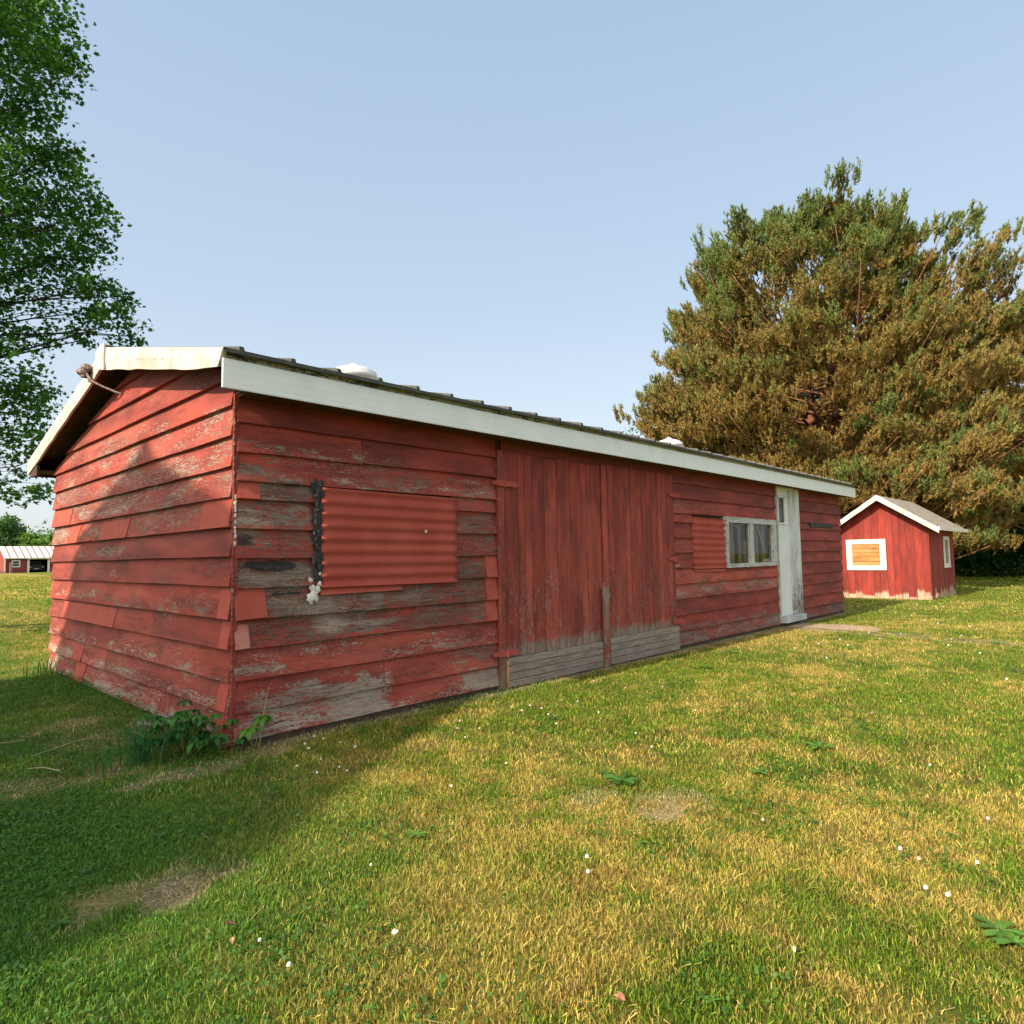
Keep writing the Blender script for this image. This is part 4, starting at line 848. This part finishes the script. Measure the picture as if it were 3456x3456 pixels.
# ------------------------------------------------------------------ trees
def limb(mb, a, b, r0, r1, sag=.1, n=7, sides=7, wob=.06):
    a, b = np.array(a, float), np.array(b, float); L = np.linalg.norm(b-a); off_ = rng.normal(0, wob*L, 3); pts = []
    for i in range(n):
        t = i/(n-1); p = a+(b-a)*t+off_*sin(pi*t)*.6; p[2] += sag*L*sin(pi*t); pts.append(p)
    mb.tube(pts, [r0+(r1-r0)*(i/(n-1))**.8 for i in range(n)], sides); return pts
def deciduous(base, height, tr, lobes, label, leaf=.12, per=14, dens=40, cols=((.035, .12, .02), (.11, .22, .03)), shape='star', limbs=True, sigma=.16, name='deciduous_tree', group=None, cat='tree'):
    t = empty(name, base); base = np.array(base, float); tag(t, label, cat, group)
    mb = MB(); top = np.array((base[0]+rng.normal(0, .3), base[1]+rng.normal(0, .3), base[2]+height*.8))
    mb.tube([base+(top-base)*k/6+np.array((rng.normal(0, .06*tr*4), rng.normal(0, .06*tr*4), 0))*(0 < k) for k in range(7)], [tr*(1.25 if k == 0 else 1-.13*k) for k in range(7)], 10)
    Pt = []; Ct = []
    for (c, r) in lobes:
        c = np.array(c, float); h = np.clip((c[2]-base[2])*.62, .12*height, .75*height); a = base+(top-base)*min(1, h/(height*.8))
        L = limb(mb, a, c, tr*.11, tr*.022, .06) if math.hypot(c[0]-base[0], c[1]-base[1]) < 30 else [c]*7
        nt_ = max(4, int(dens*r*r))
        for i in range(nt_):
            d = rng.normal(0, 1, 3); d /= np.linalg.norm(d); rad_ = r*rng.random()**.45; e = c+d*rad_*np.array((1, 1, .85)); s = L[rng.integers(3, 7)]
            if i % 3 == 0 and limbs: limb(mb, s, e, tr*.028, tr*.008, .04, 4, 4)
            Pt.append(e+rng.normal(0, sigma*r**.3, (per, 3))*np.array((1, 1, .55))); 
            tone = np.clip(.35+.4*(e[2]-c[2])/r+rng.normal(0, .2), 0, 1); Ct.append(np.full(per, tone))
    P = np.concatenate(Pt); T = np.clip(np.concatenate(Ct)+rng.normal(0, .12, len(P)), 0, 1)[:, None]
    V, F, m = leafset(P, leaf, .3, shape, droop=.8)
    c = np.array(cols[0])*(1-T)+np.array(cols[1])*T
    tk = mb.build('trunk', BARK, t, True); cr = fmesh('crown', V-base, F, np.repeat(c, m, 0), LEAFM, t)
    tk.location = -base; return t
LB = [(40, 30, 70, 15.5), (95, 20, 45, 14.5), (110, 85, 40, 14.5), (125, 140, 32, 15), (40, 130, 75, 16), (70, 190, 50, 14.5), (30, 250, 70, 16), (110, 290, 45, 15), (60, 320, 75, 15.5), (140, 370, 50, 14.5), (50, 410, 85, 16), (160, 430, 55, 14.5), (120, 480, 65, 15.5), (40, 520, 80, 16),
      (190, 545, 42, 14.2), (235, 560, 28, 14.4), (150, 590, 42, 14.8), (215, 610, 40, 14.3), (255, 635, 26, 14.5), (165, 640, 30, 14.8), (30, 640, 60, 15.5), (60, 730, 45, 15), (25, 780, 60, 16), (65, 830, 34, 14.8), (30, 880, 48, 15.5), (75, 925, 16, 15), (40, 935, 22, 15)]
lobes = [(at(a, b, d), r/1211*d) for a, b, r, d in LB]
for k in range(26):     # the side of the crown outside the frame
    q = at(-random.uniform(60, 420), random.uniform(-250, 820), random.uniform(13.5, 20)); lobes.append((q, random.uniform(1.0, 1.6)))
for k in range(14):
    q = at(random.uniform(-160, 30), random.uniform(-420, -60), random.uniform(14, 19)); lobes.append((q, random.uniform(.9, 1.4)))
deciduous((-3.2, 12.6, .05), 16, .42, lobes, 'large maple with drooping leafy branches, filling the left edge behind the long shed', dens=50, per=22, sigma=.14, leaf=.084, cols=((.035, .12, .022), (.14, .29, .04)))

def pine(base, height, tr, env, label, ntuft=15000, name='pine_tree', extra=(), group=None, green=0.0, seed=0):
    """broad old pine: ascending boughs carrying pads of upright needle tufts"""
    t = empty(name, base); tag(t, label, 'tree', group); base = np.array(base, float); mb = MB()
    stems = [(0, 0), (.9, 1.6), (-1.0, -1.8)]
    tops = [base+np.array((a*1.2, b*1.4, height*.86*(1-.1*(i > 0)))) for i, (a, b) in enumerate(stems)]
    for i, tp in enumerate(tops):
        st0 = base+np.array((stems[i][0]*.25, stems[i][1]*.35, 0)); mb.tube([st0+(tp-st0)*k/7+np.array((rng.normal(0, .08), rng.normal(0, .08), 0))*(k > 0) for k in range(8)], [tr*(1-.3*(i > 0))*(1.15-.14*k) for k in range(8)], 10)
    P = []; T = []; A = []
    hmin = env(None)[0]; nb = int(ntuft/125); pads = []
    for i in range(nb):
        u = rng.random()**.8; h = hmin+(height-hmin)*u; az = rng.uniform(0, 2*pi); R = env(h)*rng.uniform(.80, 1.06)
        pads.append((h, az, R, base+np.array((cos(az)*R, sin(az)*R, h))))
    for c, r in extra:
        for _ in range(max(2, int(r*r*3))):
            e = np.array(c)+np.clip(rng.normal(0, r*.4, 3), -.7*r, .7*r); d = e-base; pads.append((d[2], math.atan2(d[1], d[0]), math.hypot(d[0], d[1]), e))
    for h, az, R, e in pads:
        hrel = h/height; rise = .15+.75*hrel; inner = np.array((base[0]+cos(az)*R*.30, base[1]+sin(az)*R*.30, e[2]-R*.7*rise)); inner[2] = max(inner[2], base[2]+.8)
        s = tops[rng.integers(0, 3)]; hh = np.clip(inner[2]-base[2]-.5, .8, height*.8); a = base+(s-base)*hh/(height*.86)
        if rng.random() < .5: limb(mb, a, e-np.array((0, 0, .15)), tr*.20, .014, -.05, 8, 5, .04)
        g0 = np.clip(.05+.44*sst(.66, 1.0, hrel)+green+rng.normal(0, .15)+.42*(rng.random() < .14), 0, 1)
        ns = int(rng.integers(7, 11)); dirv = (e-inner)/np.linalg.norm(e-inner); side = np.array((-sin(az), cos(az), 0))
        for j in range(ns):      # side sprays along the bough, denser to the tip
            t_ = 1-.62*rng.random()**1.25; c = inner+(e-inner)*t_+side*rng.normal(0, .42*(1.25-t_)+.18)*(R/6+.4)+np.array((0, 0, rng.normal(0, .10)))
            kk = int(rng.integers(16, 28)); L_ = rng.uniform(.45, .85); q = np.stack([rng.uniform(-.5, .5, kk)*L_, rng.normal(0, .15, kk), rng.normal(0, .10, kk)+.04], 1)
            q = q[:, :1]*dirv+q[:, 1:2]*side+q[:, 2:]*np.array((0, 0, 1)); P.append(c+q)
            T.append(np.clip(g0+.22*(t_-.75)*3+.9*(q[:, 2])+rng.normal(0, .10)+rng.normal(0, .08, kk), 0, 1)); A.append(np.stack((np.cos(az)*np.ones(kk), np.sin(az)*np.ones(kk)), 1))
        if hrel > .5 or rng.random() < .35:       # upright leading shoots
            for _ in range(int(rng.integers(2, 5))):
                kk = 9; L_ = rng.uniform(.2, .65)*(.5+hrel*.5); b0 = e+np.array((rng.normal(0, .3), rng.normal(0, .3), 0)); t_ = np.linspace(0, 1, kk)[:, None]
                P.append(b0+t_*L_*np.array((cos(az)*.35, sin(az)*.35, 1))+rng.normal(0, .03, (kk, 3))); T.append(np.clip(g0+.25+.25*t_[:, 0], 0, 1)); A.append(np.stack((np.cos(az)*np.ones(kk)*.4, np.sin(az)*np.ones(kk)*.4), 1))
    P = np.concatenate(P); T = np.concatenate(T); A = np.concatenate(A); k = len(P); nn = 15
    up = np.stack((A[:, 0]*.45, A[:, 1]*.45, np.ones(k)), 1)+rng.normal(0, .25, (k, 3)); up /= np.linalg.norm(up, axis=1)[:, None]
    L = rng.uniform(.14, .30, k)
    s = rng.uniform(0, 1, (k, nn)); st_ = P[:, None, :]+up[:, None, :]*(s*L[:, None])[:, :, None]
    d = up[:, None, :]*.95+rng.normal(0, .45, (k, nn, 3)); d /= np.linalg.norm(d, axis=2)[:, :, None]
    ln = rng.uniform(.09, .17, (k, nn)); sd_ = np.cross(d, rng.normal(0, 1, (k, nn, 3))); sd_ /= np.linalg.norm(sd_, axis=2)[:, :, None]; wd = .020
    V = np.stack((st_-sd_*wd, st_+sd_*wd, st_+d*ln[:, :, None]), 2).reshape(-1, 3); F = np.arange(len(V)).reshape(-1, 3)
    gr = np.array((.155, .215, .055)); br = np.array((.31, .205, .058)); dkk = np.array((.10, .075, .025))
    Tn = np.clip(T[:, None]+rng.normal(0, .16, (k, nn)), 0, 1)[:, :, None]
    c = br*(1-sst(.35, .62, Tn))+gr*sst(.35, .62, Tn); c = c*(rng.uniform(.7, 1.25, (k, nn))[:, :, None]); mk = (rng.random((k, nn)) < .12)[:, :, None]; c = np.where(mk, dkk, c)
    tk = mb.build('trunk', PBARK, t, True); tk.location = -base; fmesh('crown', V-base, F, np.repeat(c.reshape(-1, 3), 3, 0), NEEDM, t); return t
def env1(h):
    if h is None: return (2.2,)
    return float(np.interp(h, [2, 4, 6, 8, 10, 12, 13, 14, 14.6], [5.2, 6.2, 6.3, 5.6, 5.2, 4.8, 4.2, 3.0, 1.8]))
ex = [(at(a, b, d), r) for a, b, d, r in ((1500, 415, 27, .9), (1450, 425, 27, 1.0), (1400, 440, 27, .9), (1345, 465, 27, .8), (1560, 395, 27.5, 1.0), (1620, 410, 27.5, .9), (1690, 430, 27.5, 1.0), (1755, 450, 27.5, 1.0), (1800, 560, 27.5, 1.4), (1880, 600, 27.5, 1.3), (1750, 640, 26, 1.4), (1800, 720, 26, 1.6), (1870, 800, 26, 1.5), (1230, 775, 27, 1.3), (1210, 795, 27, 1.1), (1250, 740, 27, 1.0), (1300, 760, 26, 1.5), (1290, 700, 26, 1.1), (1780, 880, 23.5, 1.3), (1850, 930, 24, 1.3), (1730, 905, 24, 1.0), (1900, 860, 25, 1.6), (1840, 1000, 25, 1.0), (1890, 980, 26, 1.2), (1650, 850, 25, 1.5), (1530, 850, 26, 1.5), (1400, 820, 26, 1.3), (1870, 480, 27, .9), (1905, 520, 27, .9), (1830, 440, 27, .8), (1900, 640, 28, 1.6), (1860, 740, 27, 1.8))]
pine((25.8, 5.0, .05), 13.5, .30, env1, 'big spreading pine with rusty orange needles behind the two red sheds', 42000, extra=ex)
def env2(h):
    if h is None: return (1.6,)
    return float(np.interp(h, [1.6, 4, 7, 9, 11, 12], [5.2, 5.6, 5.0, 4.2, 2.6, .6]))
pine((33.5, -3.4, .05), 11.5, .26, env2, 'second darker pine at the right edge with boughs reaching low over the lawn', 14000)
pine((36, 8.5, .05), 12.0, .26, env2, 'pine half hidden behind the big rusty pine, on its left', 7000, green=.2)
# fresh green tree peeping out left of the pine, shrubs under the boughs
def bush(c, r, n, label, cols, leaf=.16, name='shrub', cat='shrub', h=None, tr=.06, group=None):
    c = np.array(c, float); H = h or 1.5*r
    lb = [((c[0]+rng.uniform(-.6, .6)*r, c[1]+rng.uniform(-.6, .6)*r, c[2]+H*rng.uniform(.15, .85)), r*rng.uniform(.4, .6)) for _ in range(n)]
    return deciduous(c, H, tr, lb, label, leaf, 12, 26, cols, 'oval', False, .25, name, group, cat)
q = at(1215, 790, 34); bush((q[0], q[1], .05), 2.2, 9, 'fresh green leafy tree peeping out left of the big pine above the shed roof', ((.06, .16, .02), (.14, .26, .04)), .2, 'deciduous_tree', 'tree', 8.4, .16)
for i, (a, d, r, lab) in enumerate(((1850, 37, 2.0, 'dark green shrub under the pine boughs, nearest the small shed'), (1905, 39, 2.3, 'dark green shrub under the pine boughs, at the right edge of the lawn'), (1965, 38, 2.4, 'dark shrub under the pines just past the right edge'), (1790, 41, 2.3, 'dense shrub in the deep shade straight behind the small shed'))):
    q = at(a, 1040, d); bush((q[0], q[1], .04), r*1.2, 14, lab, ((.018, .06, .015), (.04, .11, .02)), .19)
# woods behind the pines
lbs = []
for k in range(7):
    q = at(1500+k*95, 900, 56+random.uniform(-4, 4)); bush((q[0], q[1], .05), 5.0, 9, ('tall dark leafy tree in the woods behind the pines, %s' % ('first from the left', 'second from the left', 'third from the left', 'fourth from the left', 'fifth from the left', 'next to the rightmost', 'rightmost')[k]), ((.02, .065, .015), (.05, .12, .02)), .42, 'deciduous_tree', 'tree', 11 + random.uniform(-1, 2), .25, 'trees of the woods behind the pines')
# distant trees behind the far barn
def far_tree(px, top, d, r, lab, cols, n=9):
    q = at(px, 1040, d); z = at(px, top, d)[2]; return bush((q[0], q[1], .3), r, n, lab, cols, .5, 'deciduous_tree', 'tree', (z-.3)*1.05, .3, 'distant trees behind the far barn')
GC = ((.05, .12, .035), (.11, .20, .06)); YC = ((.09, .19, .03), (.19, .30, .06))
far_tree(8, 978, 128, 3.4, 'tall grey green distant tree behind the left end of the far barn', GC, 12)
far_tree(-25, 985, 130, 4.0, 'distant tree just out of frame beyond the far barn', GC)
far_tree(36, 1008, 131, 1.6, 'low dark distant tree between the grey green and the bright green one', GC, 6)
far_tree(52, 1010, 126, 1.7, 'dark round tree just left of the bright green distant tree', GC, 6)
far_tree(80, 1001, 124, 3.0, 'bright yellow green distant tree above the far barn roof', YC, 12)
far_tree(105, 1003, 124, 2.8, 'bright distant tree partly behind the shed corner', YC, 10)
lb_ = []
for k in range(60):
    a_ = radians(-5+k*2.0); d_ = 210+random.uniform(-15, 15); lb_.append((CAMP+np.array((cos(a_)*d_, sin(a_)*d_, random.uniform(1.5, 5.5))), random.uniform(4, 6)))
fwd_ = deciduous((90, 170, .3), 8, .3, lb_, None, .9, 12, 2.2, GC, 'oval', False, .8, 'far_woods', None, None); tag(fwd_, kind='stuff')

# ------------------------------------------------------------------ small plants and litter
def leafplant(base, stems, label, leaf=.075, name='leafy_plant', cols=((.03, .13, .02), (.10, .24, .04)), n=5):
    base = np.array(base, float); t = empty(name, base); tag(t, label, 'plant'); mb = MB(); V = []; F = []; C = []; off_ = 0
    for (dx, dy, h) in stems:
        tip = np.array((dx, dy, h)); mb.tube([(dx*.2, dy*.2, 0), (dx*.6, dy*.6, h*.6), tip], [.004, .003, .002], 5)
        c = np.array(cols[0])+(np.array(cols[1])-np.array(cols[0]))*rng.random()
        a0 = rng.uniform(0, 2*pi)
        for k in range(n):      # palmate leaflets drooping from the tip
            a = a0+2*pi*k/n+rng.normal(0, .2); d = np.array((cos(a), sin(a), 0)); s_ = np.array((-sin(a), cos(a), 0)); L = leaf*rng.uniform(.8, 1.2)
            rows = []
            for t_, w_ in ((0, .02), (.3, .17), (.6, .22), (.85, .13), (1, .01)):
                m_c = tip+d*L*t_*(1-.25*t_)+np.array((0, 0, .10*L*sin(pi*t_)-.55*L*t_*t_)); rows.append((m_c-s_*L*w_+np.array((0, 0, .05*L)), m_c-np.array((0, 0, .03*L)), m_c+s_*L*w_+np.array((0, 0, .05*L))))
            for r_ in rows: V += list(r_)
            F += [(off_+3*i+j, off_+3*i+j+1, off_+3*i+j+4, off_+3*i+j+3) for i in range(4) for j in range(2)]; off_ += 15
            C += [c*rng.uniform(.85, 1.15)]*15
    mb.build('stem', plain('green_stem', (.22, .26, .06), .7), t); fmesh('leaves', np.array(V), np.array(F), np.array(C), LEAFM, t); return t
st = [(rng.normal(0, .12), rng.normal(0, .13), rng.uniform(.08, .30)) for _ in range(70)]
leafplant((-.24, .14, .05), st, 'bushy green creeper with five part leaves at the near corner of the shed', .07, cols=((.02, .10, .018), (.06, .19, .03)))
leafplant((.10, -.09, .05), [(-.02, -.03, .15), (-.05, -.04, .14), (.06, .0, .19), (.075, .01, .20)], 'young creeper shoot with drooping leaves just right of the shed corner', .085, cols=((.10, .24, .03), (.13, .28, .04)))
sp_ = MB(); sp_.tube([(.14, -.10, .05), (.17, -.07, .22), (.215, -.05, .38), (.225, -.05, .44)], [.003, .003, .002, .001], 5); so_ = sp_.build('seed_stalk', plain('yellow_stalk', (.38, .38, .12), .7)); tag(so_, 'thin yellow seed stalk leaning on the front wall near the corner', 'stalk')
def tuft(c, n, h, spread, label, col, name='grass_tuft'):
    c = np.array(c, float); V = []; F = []; C = []; off_ = 0
    for k in range(n):
        a = rng.uniform(0, 2*pi); L = h*rng.uniform(.6, 1.15); w_ = rng.uniform(.003, .006); d = np.array((cos(a), sin(a), 0)); s_ = np.array((-sin(a), cos(a), 0)); b = rng.normal(0, spread*.35, 3)*np.array((1, 1, 0)); bend = rng.uniform(.15, .9)
        for t_, ww in ((0, 1), (.35, 1), (.7, .75), (1, .1)):
            p = b+d*L*bend*t_*t_+np.array((0, 0, L*(t_-.35*bend*t_*t_*t_))); V += [p-s_*w_*ww, p+s_*w_*ww]
        F += [(off_+2*i, off_+2*i+1, off_+2*i+3, off_+2*i+2) for i in range(3)]; off_ += 8; C += [np.array(col)*rng.uniform(.7, 1.3)]*8
    o = fmesh(name, np.array(V), np.array(F), np.array(C), LEAFM); o.location = c; tag(o, label, 'grass'); return o
tuft((-.50, .14, .05), 60, .30, .16, 'tall blue green grass tuft in front of the gable wall', (.045, .17, .055))
tuft((-.70, .12, .05), 26, .19, .18, 'thin grass tuft left of the tall one by the gable wall', (.06, .16, .04))
tuft((-.15, 3.3, .06), 40, .16, .3, 'ragged grass along the gable foot towards the back corner', (.07, .17, .03))
tuft((-.12, 4.6, .06), 60, .22, .35, 'weedy grass growing at the far corner of the gable wall', (.07, .19, .03))
m = MB(); 
for k in range(5): m.tube([(-.16, -.02+.025*k, .02+.012*(k % 2)), (-.05, -.03+.026*k, .035+.014*(k % 3)), (.10, -.01+.026*k, .03+.01*(k % 2)), (.19, .01+.02*k, .02)], [.014, .018, .018, .010], 7, True, (1, .05, .5, 1.))
tb = m.build('rotten_timber', plain('rotten_wood', (.22, .20, .18), .95, (.07, .06, .05), 22, .01, 0, 5, (1, .25, 3))); tb.location = (-.15, .78, .09); tb.scale = (1.15, 1.0, 1.6); tb.rotation_euler = (0, 0, 1.7); tag(tb, 'split grey piece of rotten timber on the ground against the gable wall', 'timber')
def weed(x, y, R, n, label, up=.35, col=(.06, .17, .03), grp=None):
    V = []; F = []; C = []; off_ = 0
    for k in range(n):
        a = 2*pi*k/n+rng.normal(0, .25); L = R*rng.uniform(.6, 1.1); d = np.array((cos(a), sin(a), 0)); s_ = np.array((-sin(a), cos(a), 0)); e = rng.uniform(.5, 1.4)*up
        for i, t_ in enumerate((0, .2, .4, .6, .8, 1)):
            w_ = L*(.03, .10, .12, .19, .17, .02)[i]*rng.uniform(.75, 1.2); p = d*L*t_+np.array((0, 0, .012+L*e*(t_-.75*t_*t_))); V += [p-s_*w_+np.array((0, 0, .1*w_)), p-np.array((0, 0, .15*w_)), p+s_*w_+np.array((0, 0, .1*w_))]
        F += [(off_+3*i+j, off_+3*i+j+1, off_+3*i+j+4, off_+3*i+j+3) for i in range(5) for j in range(2)]; off_ += 18; C += [np.array(col)*rng.uniform(.7, 1.3)]*18
    o = fmesh('broadleaf_weed', np.array(V), np.array(F), np.array(C), LEAFM); o.location = (x, y, float(gz(x, y))+.008); tag(o, label, 'weed', grp); return o
def gp(px, py):
    """ground point under a pixel of the 1932-wide photograph"""
    d = fw + r2*(px*1.78882-1728)/F_ - u2*(py*1.78882-1728)/F_; t = (.055-CAMP[2])/d[2]; return (CAMP+d*t)[:2]
WD = [(1170, 1478, .22, 14, 'dark dandelion rosette above the orange dead patch in mid lawn'), (1140, 1462, .12, 8, 'small dandelion plant left of the dark rosette'), (785, 1580, .12, 9, 'dull green dandelion rosette in the sunny middle of the lawn'), (1545, 1412, .22, 10, 'pale green thistle like weed in the lawn below the door'), (1430, 1462, .14, 9, 'bright weed left of the pale thistle like one'),
      (1890, 1770, .16, 12, 'leafy weed patch near the lower right edge'), (1920, 1795, .15, 9, 'leafy weed cut by the right edge of the photo'), (520, 1500, .07, 7, 'narrow leaved weed in the shade below the shed corner'), (230, 1560, .08, 8, 'broad leaf weed in the shade on the left'), (655, 1530, .06, 5, 'single pale leafed weed at the edge of the shade'), (110, 1745, .10, 9, 'grey green weed in the lower left shade'), (1345, 1905, .07, 6, 'weed with wide leaves near the bottom right of centre'),
      (880, 1335, .10, 8, 'weed in the green strip along the front wall'), (1330, 1262, .2, 9, 'weed tuft against the right barn door'), (1380, 1232, .2, 9, 'weed tuft at the wall foot right of the barn doors'), (700, 1905, .055, 6, 'small weed near the bottom edge left of centre'), (470, 1690, .05, 6, 'small weed where the shade meets the sun'), (1640, 1180, .18, 8, 'leafy weed on the lawn between the two sheds'), (1885, 1215, .25, 9, 'dark weed beside the worn track at the right')]
for a, b, R, n, l in WD: q = gp(a, b); weed(q[0], q[1], R*.5, n, l, col=(.075, .19, .035) if 'dark' in l or 'shade' in l else (.12, .25, .04))  # weeds in the shade carry it in their colour, sharing the dark ones' green
# white clover heads
WF = plain('clover_white', (.72, .70, .62), .8, (.6, .52, .48), 60); CS = plain('clover_stem', (.12, .22, .05), .7)
def clover(x, y):
    c = empty('clover_flower', (x, y, float(gz(x, y)))); tag(c, 'round white clover head standing in the mown lawn', 'flower', 'white clover heads in the lawn')
    m = MB(); m.blob((0, 0, .036), .0068, (1, 1, .85), .25, n=6); m.build('flower_head', WF, c)
    m = MB(); m.tube([(0, 0, 0), (.003, 0, .032)], .0012, 4); m.build('stem', CS, c); return c
CL = [(592, 1398), (610, 1402), (575, 1413), (582, 1422), (642, 1408), (560, 1455), (605, 1440), (640, 1455), (655, 1462), (598, 1470), (670, 1420), (868, 1370), (878, 1402), (905, 1385), (955, 1450), (965, 1340), (985, 1350), (1000, 1338), (1022, 1344), (1035, 1358), (1050, 1375), (1090, 1330), (1130, 1352), (1180, 1300), (1200, 1395), (1230, 1420), (1120, 1290), (1250, 1300), (1312, 1348), (545, 1835), (490, 1782), (700, 1640), (1108, 1636), (1110, 1665), (1700, 1625), (1735, 1640), (1748, 1700), (1790, 1715), (1845, 1650), (1700, 1330), (1620, 1290), (1560, 1250), (1755, 1450), (1865, 1560), (1440, 1560), (1500, 1230), (1690, 1160), (1720, 1165), (1745, 1175), (1770, 1182), (1800, 1170), (1830, 1190), (1660, 1210), (1600, 1225), (1850, 1240), (1700, 1200), (1640, 1200), (1585, 1215), (1545, 1220), (1900, 1290), (1790, 1225), (1815, 1205), (1730, 1145), (1780, 1150)]
c0_ = None
def clab(a, b):
    if a < 700 and b < 1500: return 'white clover head in the shaded strip of grass by the front wall'
    if b < 1245: return 'tiny white clover head in the far lawn near the small shed'
    if a < 1100 and b < 1500: return 'white clover head in the sunny grass before the barn doors'
    if a < 1500 and b < 1600: return 'white clover head in the lawn right of the barn doors'
    if a < 1200: return 'white clover head in the foreground lawn, left or middle'
    if b < 1500: return 'white clover head in the lawn in front of the white door'
    return 'white clover head in the foreground lawn near the right edge'
for a, b in CL:
    q = gp(a, b)
    if not outside(np.array([q[0]]), np.array([q[1]]), .05)[0]: continue
    if c0_ is None: c0_ = clover(q[0], q[1]); c0_['label'] = clab(a, b); kids = list(c0_.children); continue
    c = c0_.copy(); COL.objects.link(c); c['label'] = clab(a, b); c.location = (q[0], q[1], float(gz(q[0], q[1]))); s = random.uniform(.8, 1.25)*(1.5 if q[0] > 5 else 1); c.scale = (s, s, s)
    for k_c in kids: d = k_c.copy(); COL.objects.link(d); d.parent = c
# fallen dry leaves
def dleaf(x, y, s, col, label, rz=0):
    V = []; pr = [(0, 0), (.35, .2), (.42, .55), (.15, .9), (0, 1.15), (-.2, .85), (-.38, .5), (-.3, .2)]
    V = [(a*s, b*s, .3*abs(a)*s+.1*s*sin(3*b)) for a, b in pr]+[(0, .5*s, -.04*s)]; F = [(8, i, (i+1) % 8) for i in range(8)]
    m = MB(); m.add(V, F); o = m.build('fallen_leaf', plain('dry_leaf', col, .7, tuple(c*.5 for c in col), 60)); o.location = (x, y, float(gz(x, y))+.028); o.rotation_euler = (rng.normal(0, .3), rng.normal(0, .3), rz); tag(o, label, 'leaf'); return o
for a, b, s, c, l in ((425, 1748, .05, (.16, .04, .05), 'dark purple dry leaf on the sunny grass below the shade edge'), (438, 1775, .035, (.5, .25, .15), 'orange dry leaf just below the dark purple one'), (738, 1770, .04, (.7, .6, .5), 'pale cream dry leaf low in the middle of the lawn'), (860, 1385, .05, (.45, .32, .26), 'pinkish dry leaf in the green strip before the front wall'),
        (648, 1868, .035, (.55, .28, .14), 'orange dry leaf near the bottom, left of centre'), (850, 1488, .035, (.75, .7, .55), 'white curled leaf in the bright grass'), (1430, 1548, .03, (.5, .3, .25), 'small brown leaf right of the dead patch'), (1650, 1352, .06, (.4, .22, .18), 'brown leaf on the lawn right of the white door'), (1500, 1803, .035, (.6, .55, .35), 'pale curled leaf in the lower right grass'), (1700, 1572, .03, (.55, .35, .2), 'tan leaf in the grass near the right edge'), (1180, 1905, .05, (.4, .16, .08), 'reddish long leaf at the bottom edge'), (320, 1668, .035, (.38, .22, .14), 'brown leaf in the shade beside the worn patch')):
    q = gp(a, b); dleaf(q[0], q[1], s*.6, c, l, random.uniform(0, 6))

for k, (a, b, L, az_, lab) in enumerate(((-.95, .75, .55, .35, 'long pale dry stalk lying in the shaded weeds left of the corner creeper'), (-.62, 1.25, .35, 1.3, 'thin dry stalk lying against the weeds near the gable foot'), (-1.3, 1.3, .40, -.2, 'dry stalk in the shaded grass farthest left'), (-.9, .30, .22, 2.2, 'short dry stalk beside the grass tufts'), (-.45, 2.2, .45, .9, 'pale stalk lying near the middle of the gable foot'))):
    p0 = np.array((a, b, float(gz(a, b))+.03)); d = np.array((cos(az_), sin(az_), .03)); m = MB(); m.tube([p0, p0+d*L*.5+np.array((0, 0, .012)), p0+d*L], [.003, .0026, .0012], 5); o = m.build('dry_stalk', plain('dry_stalk_straw', (.5, .4, .25), .8)); tag(o, lab, 'stalk')
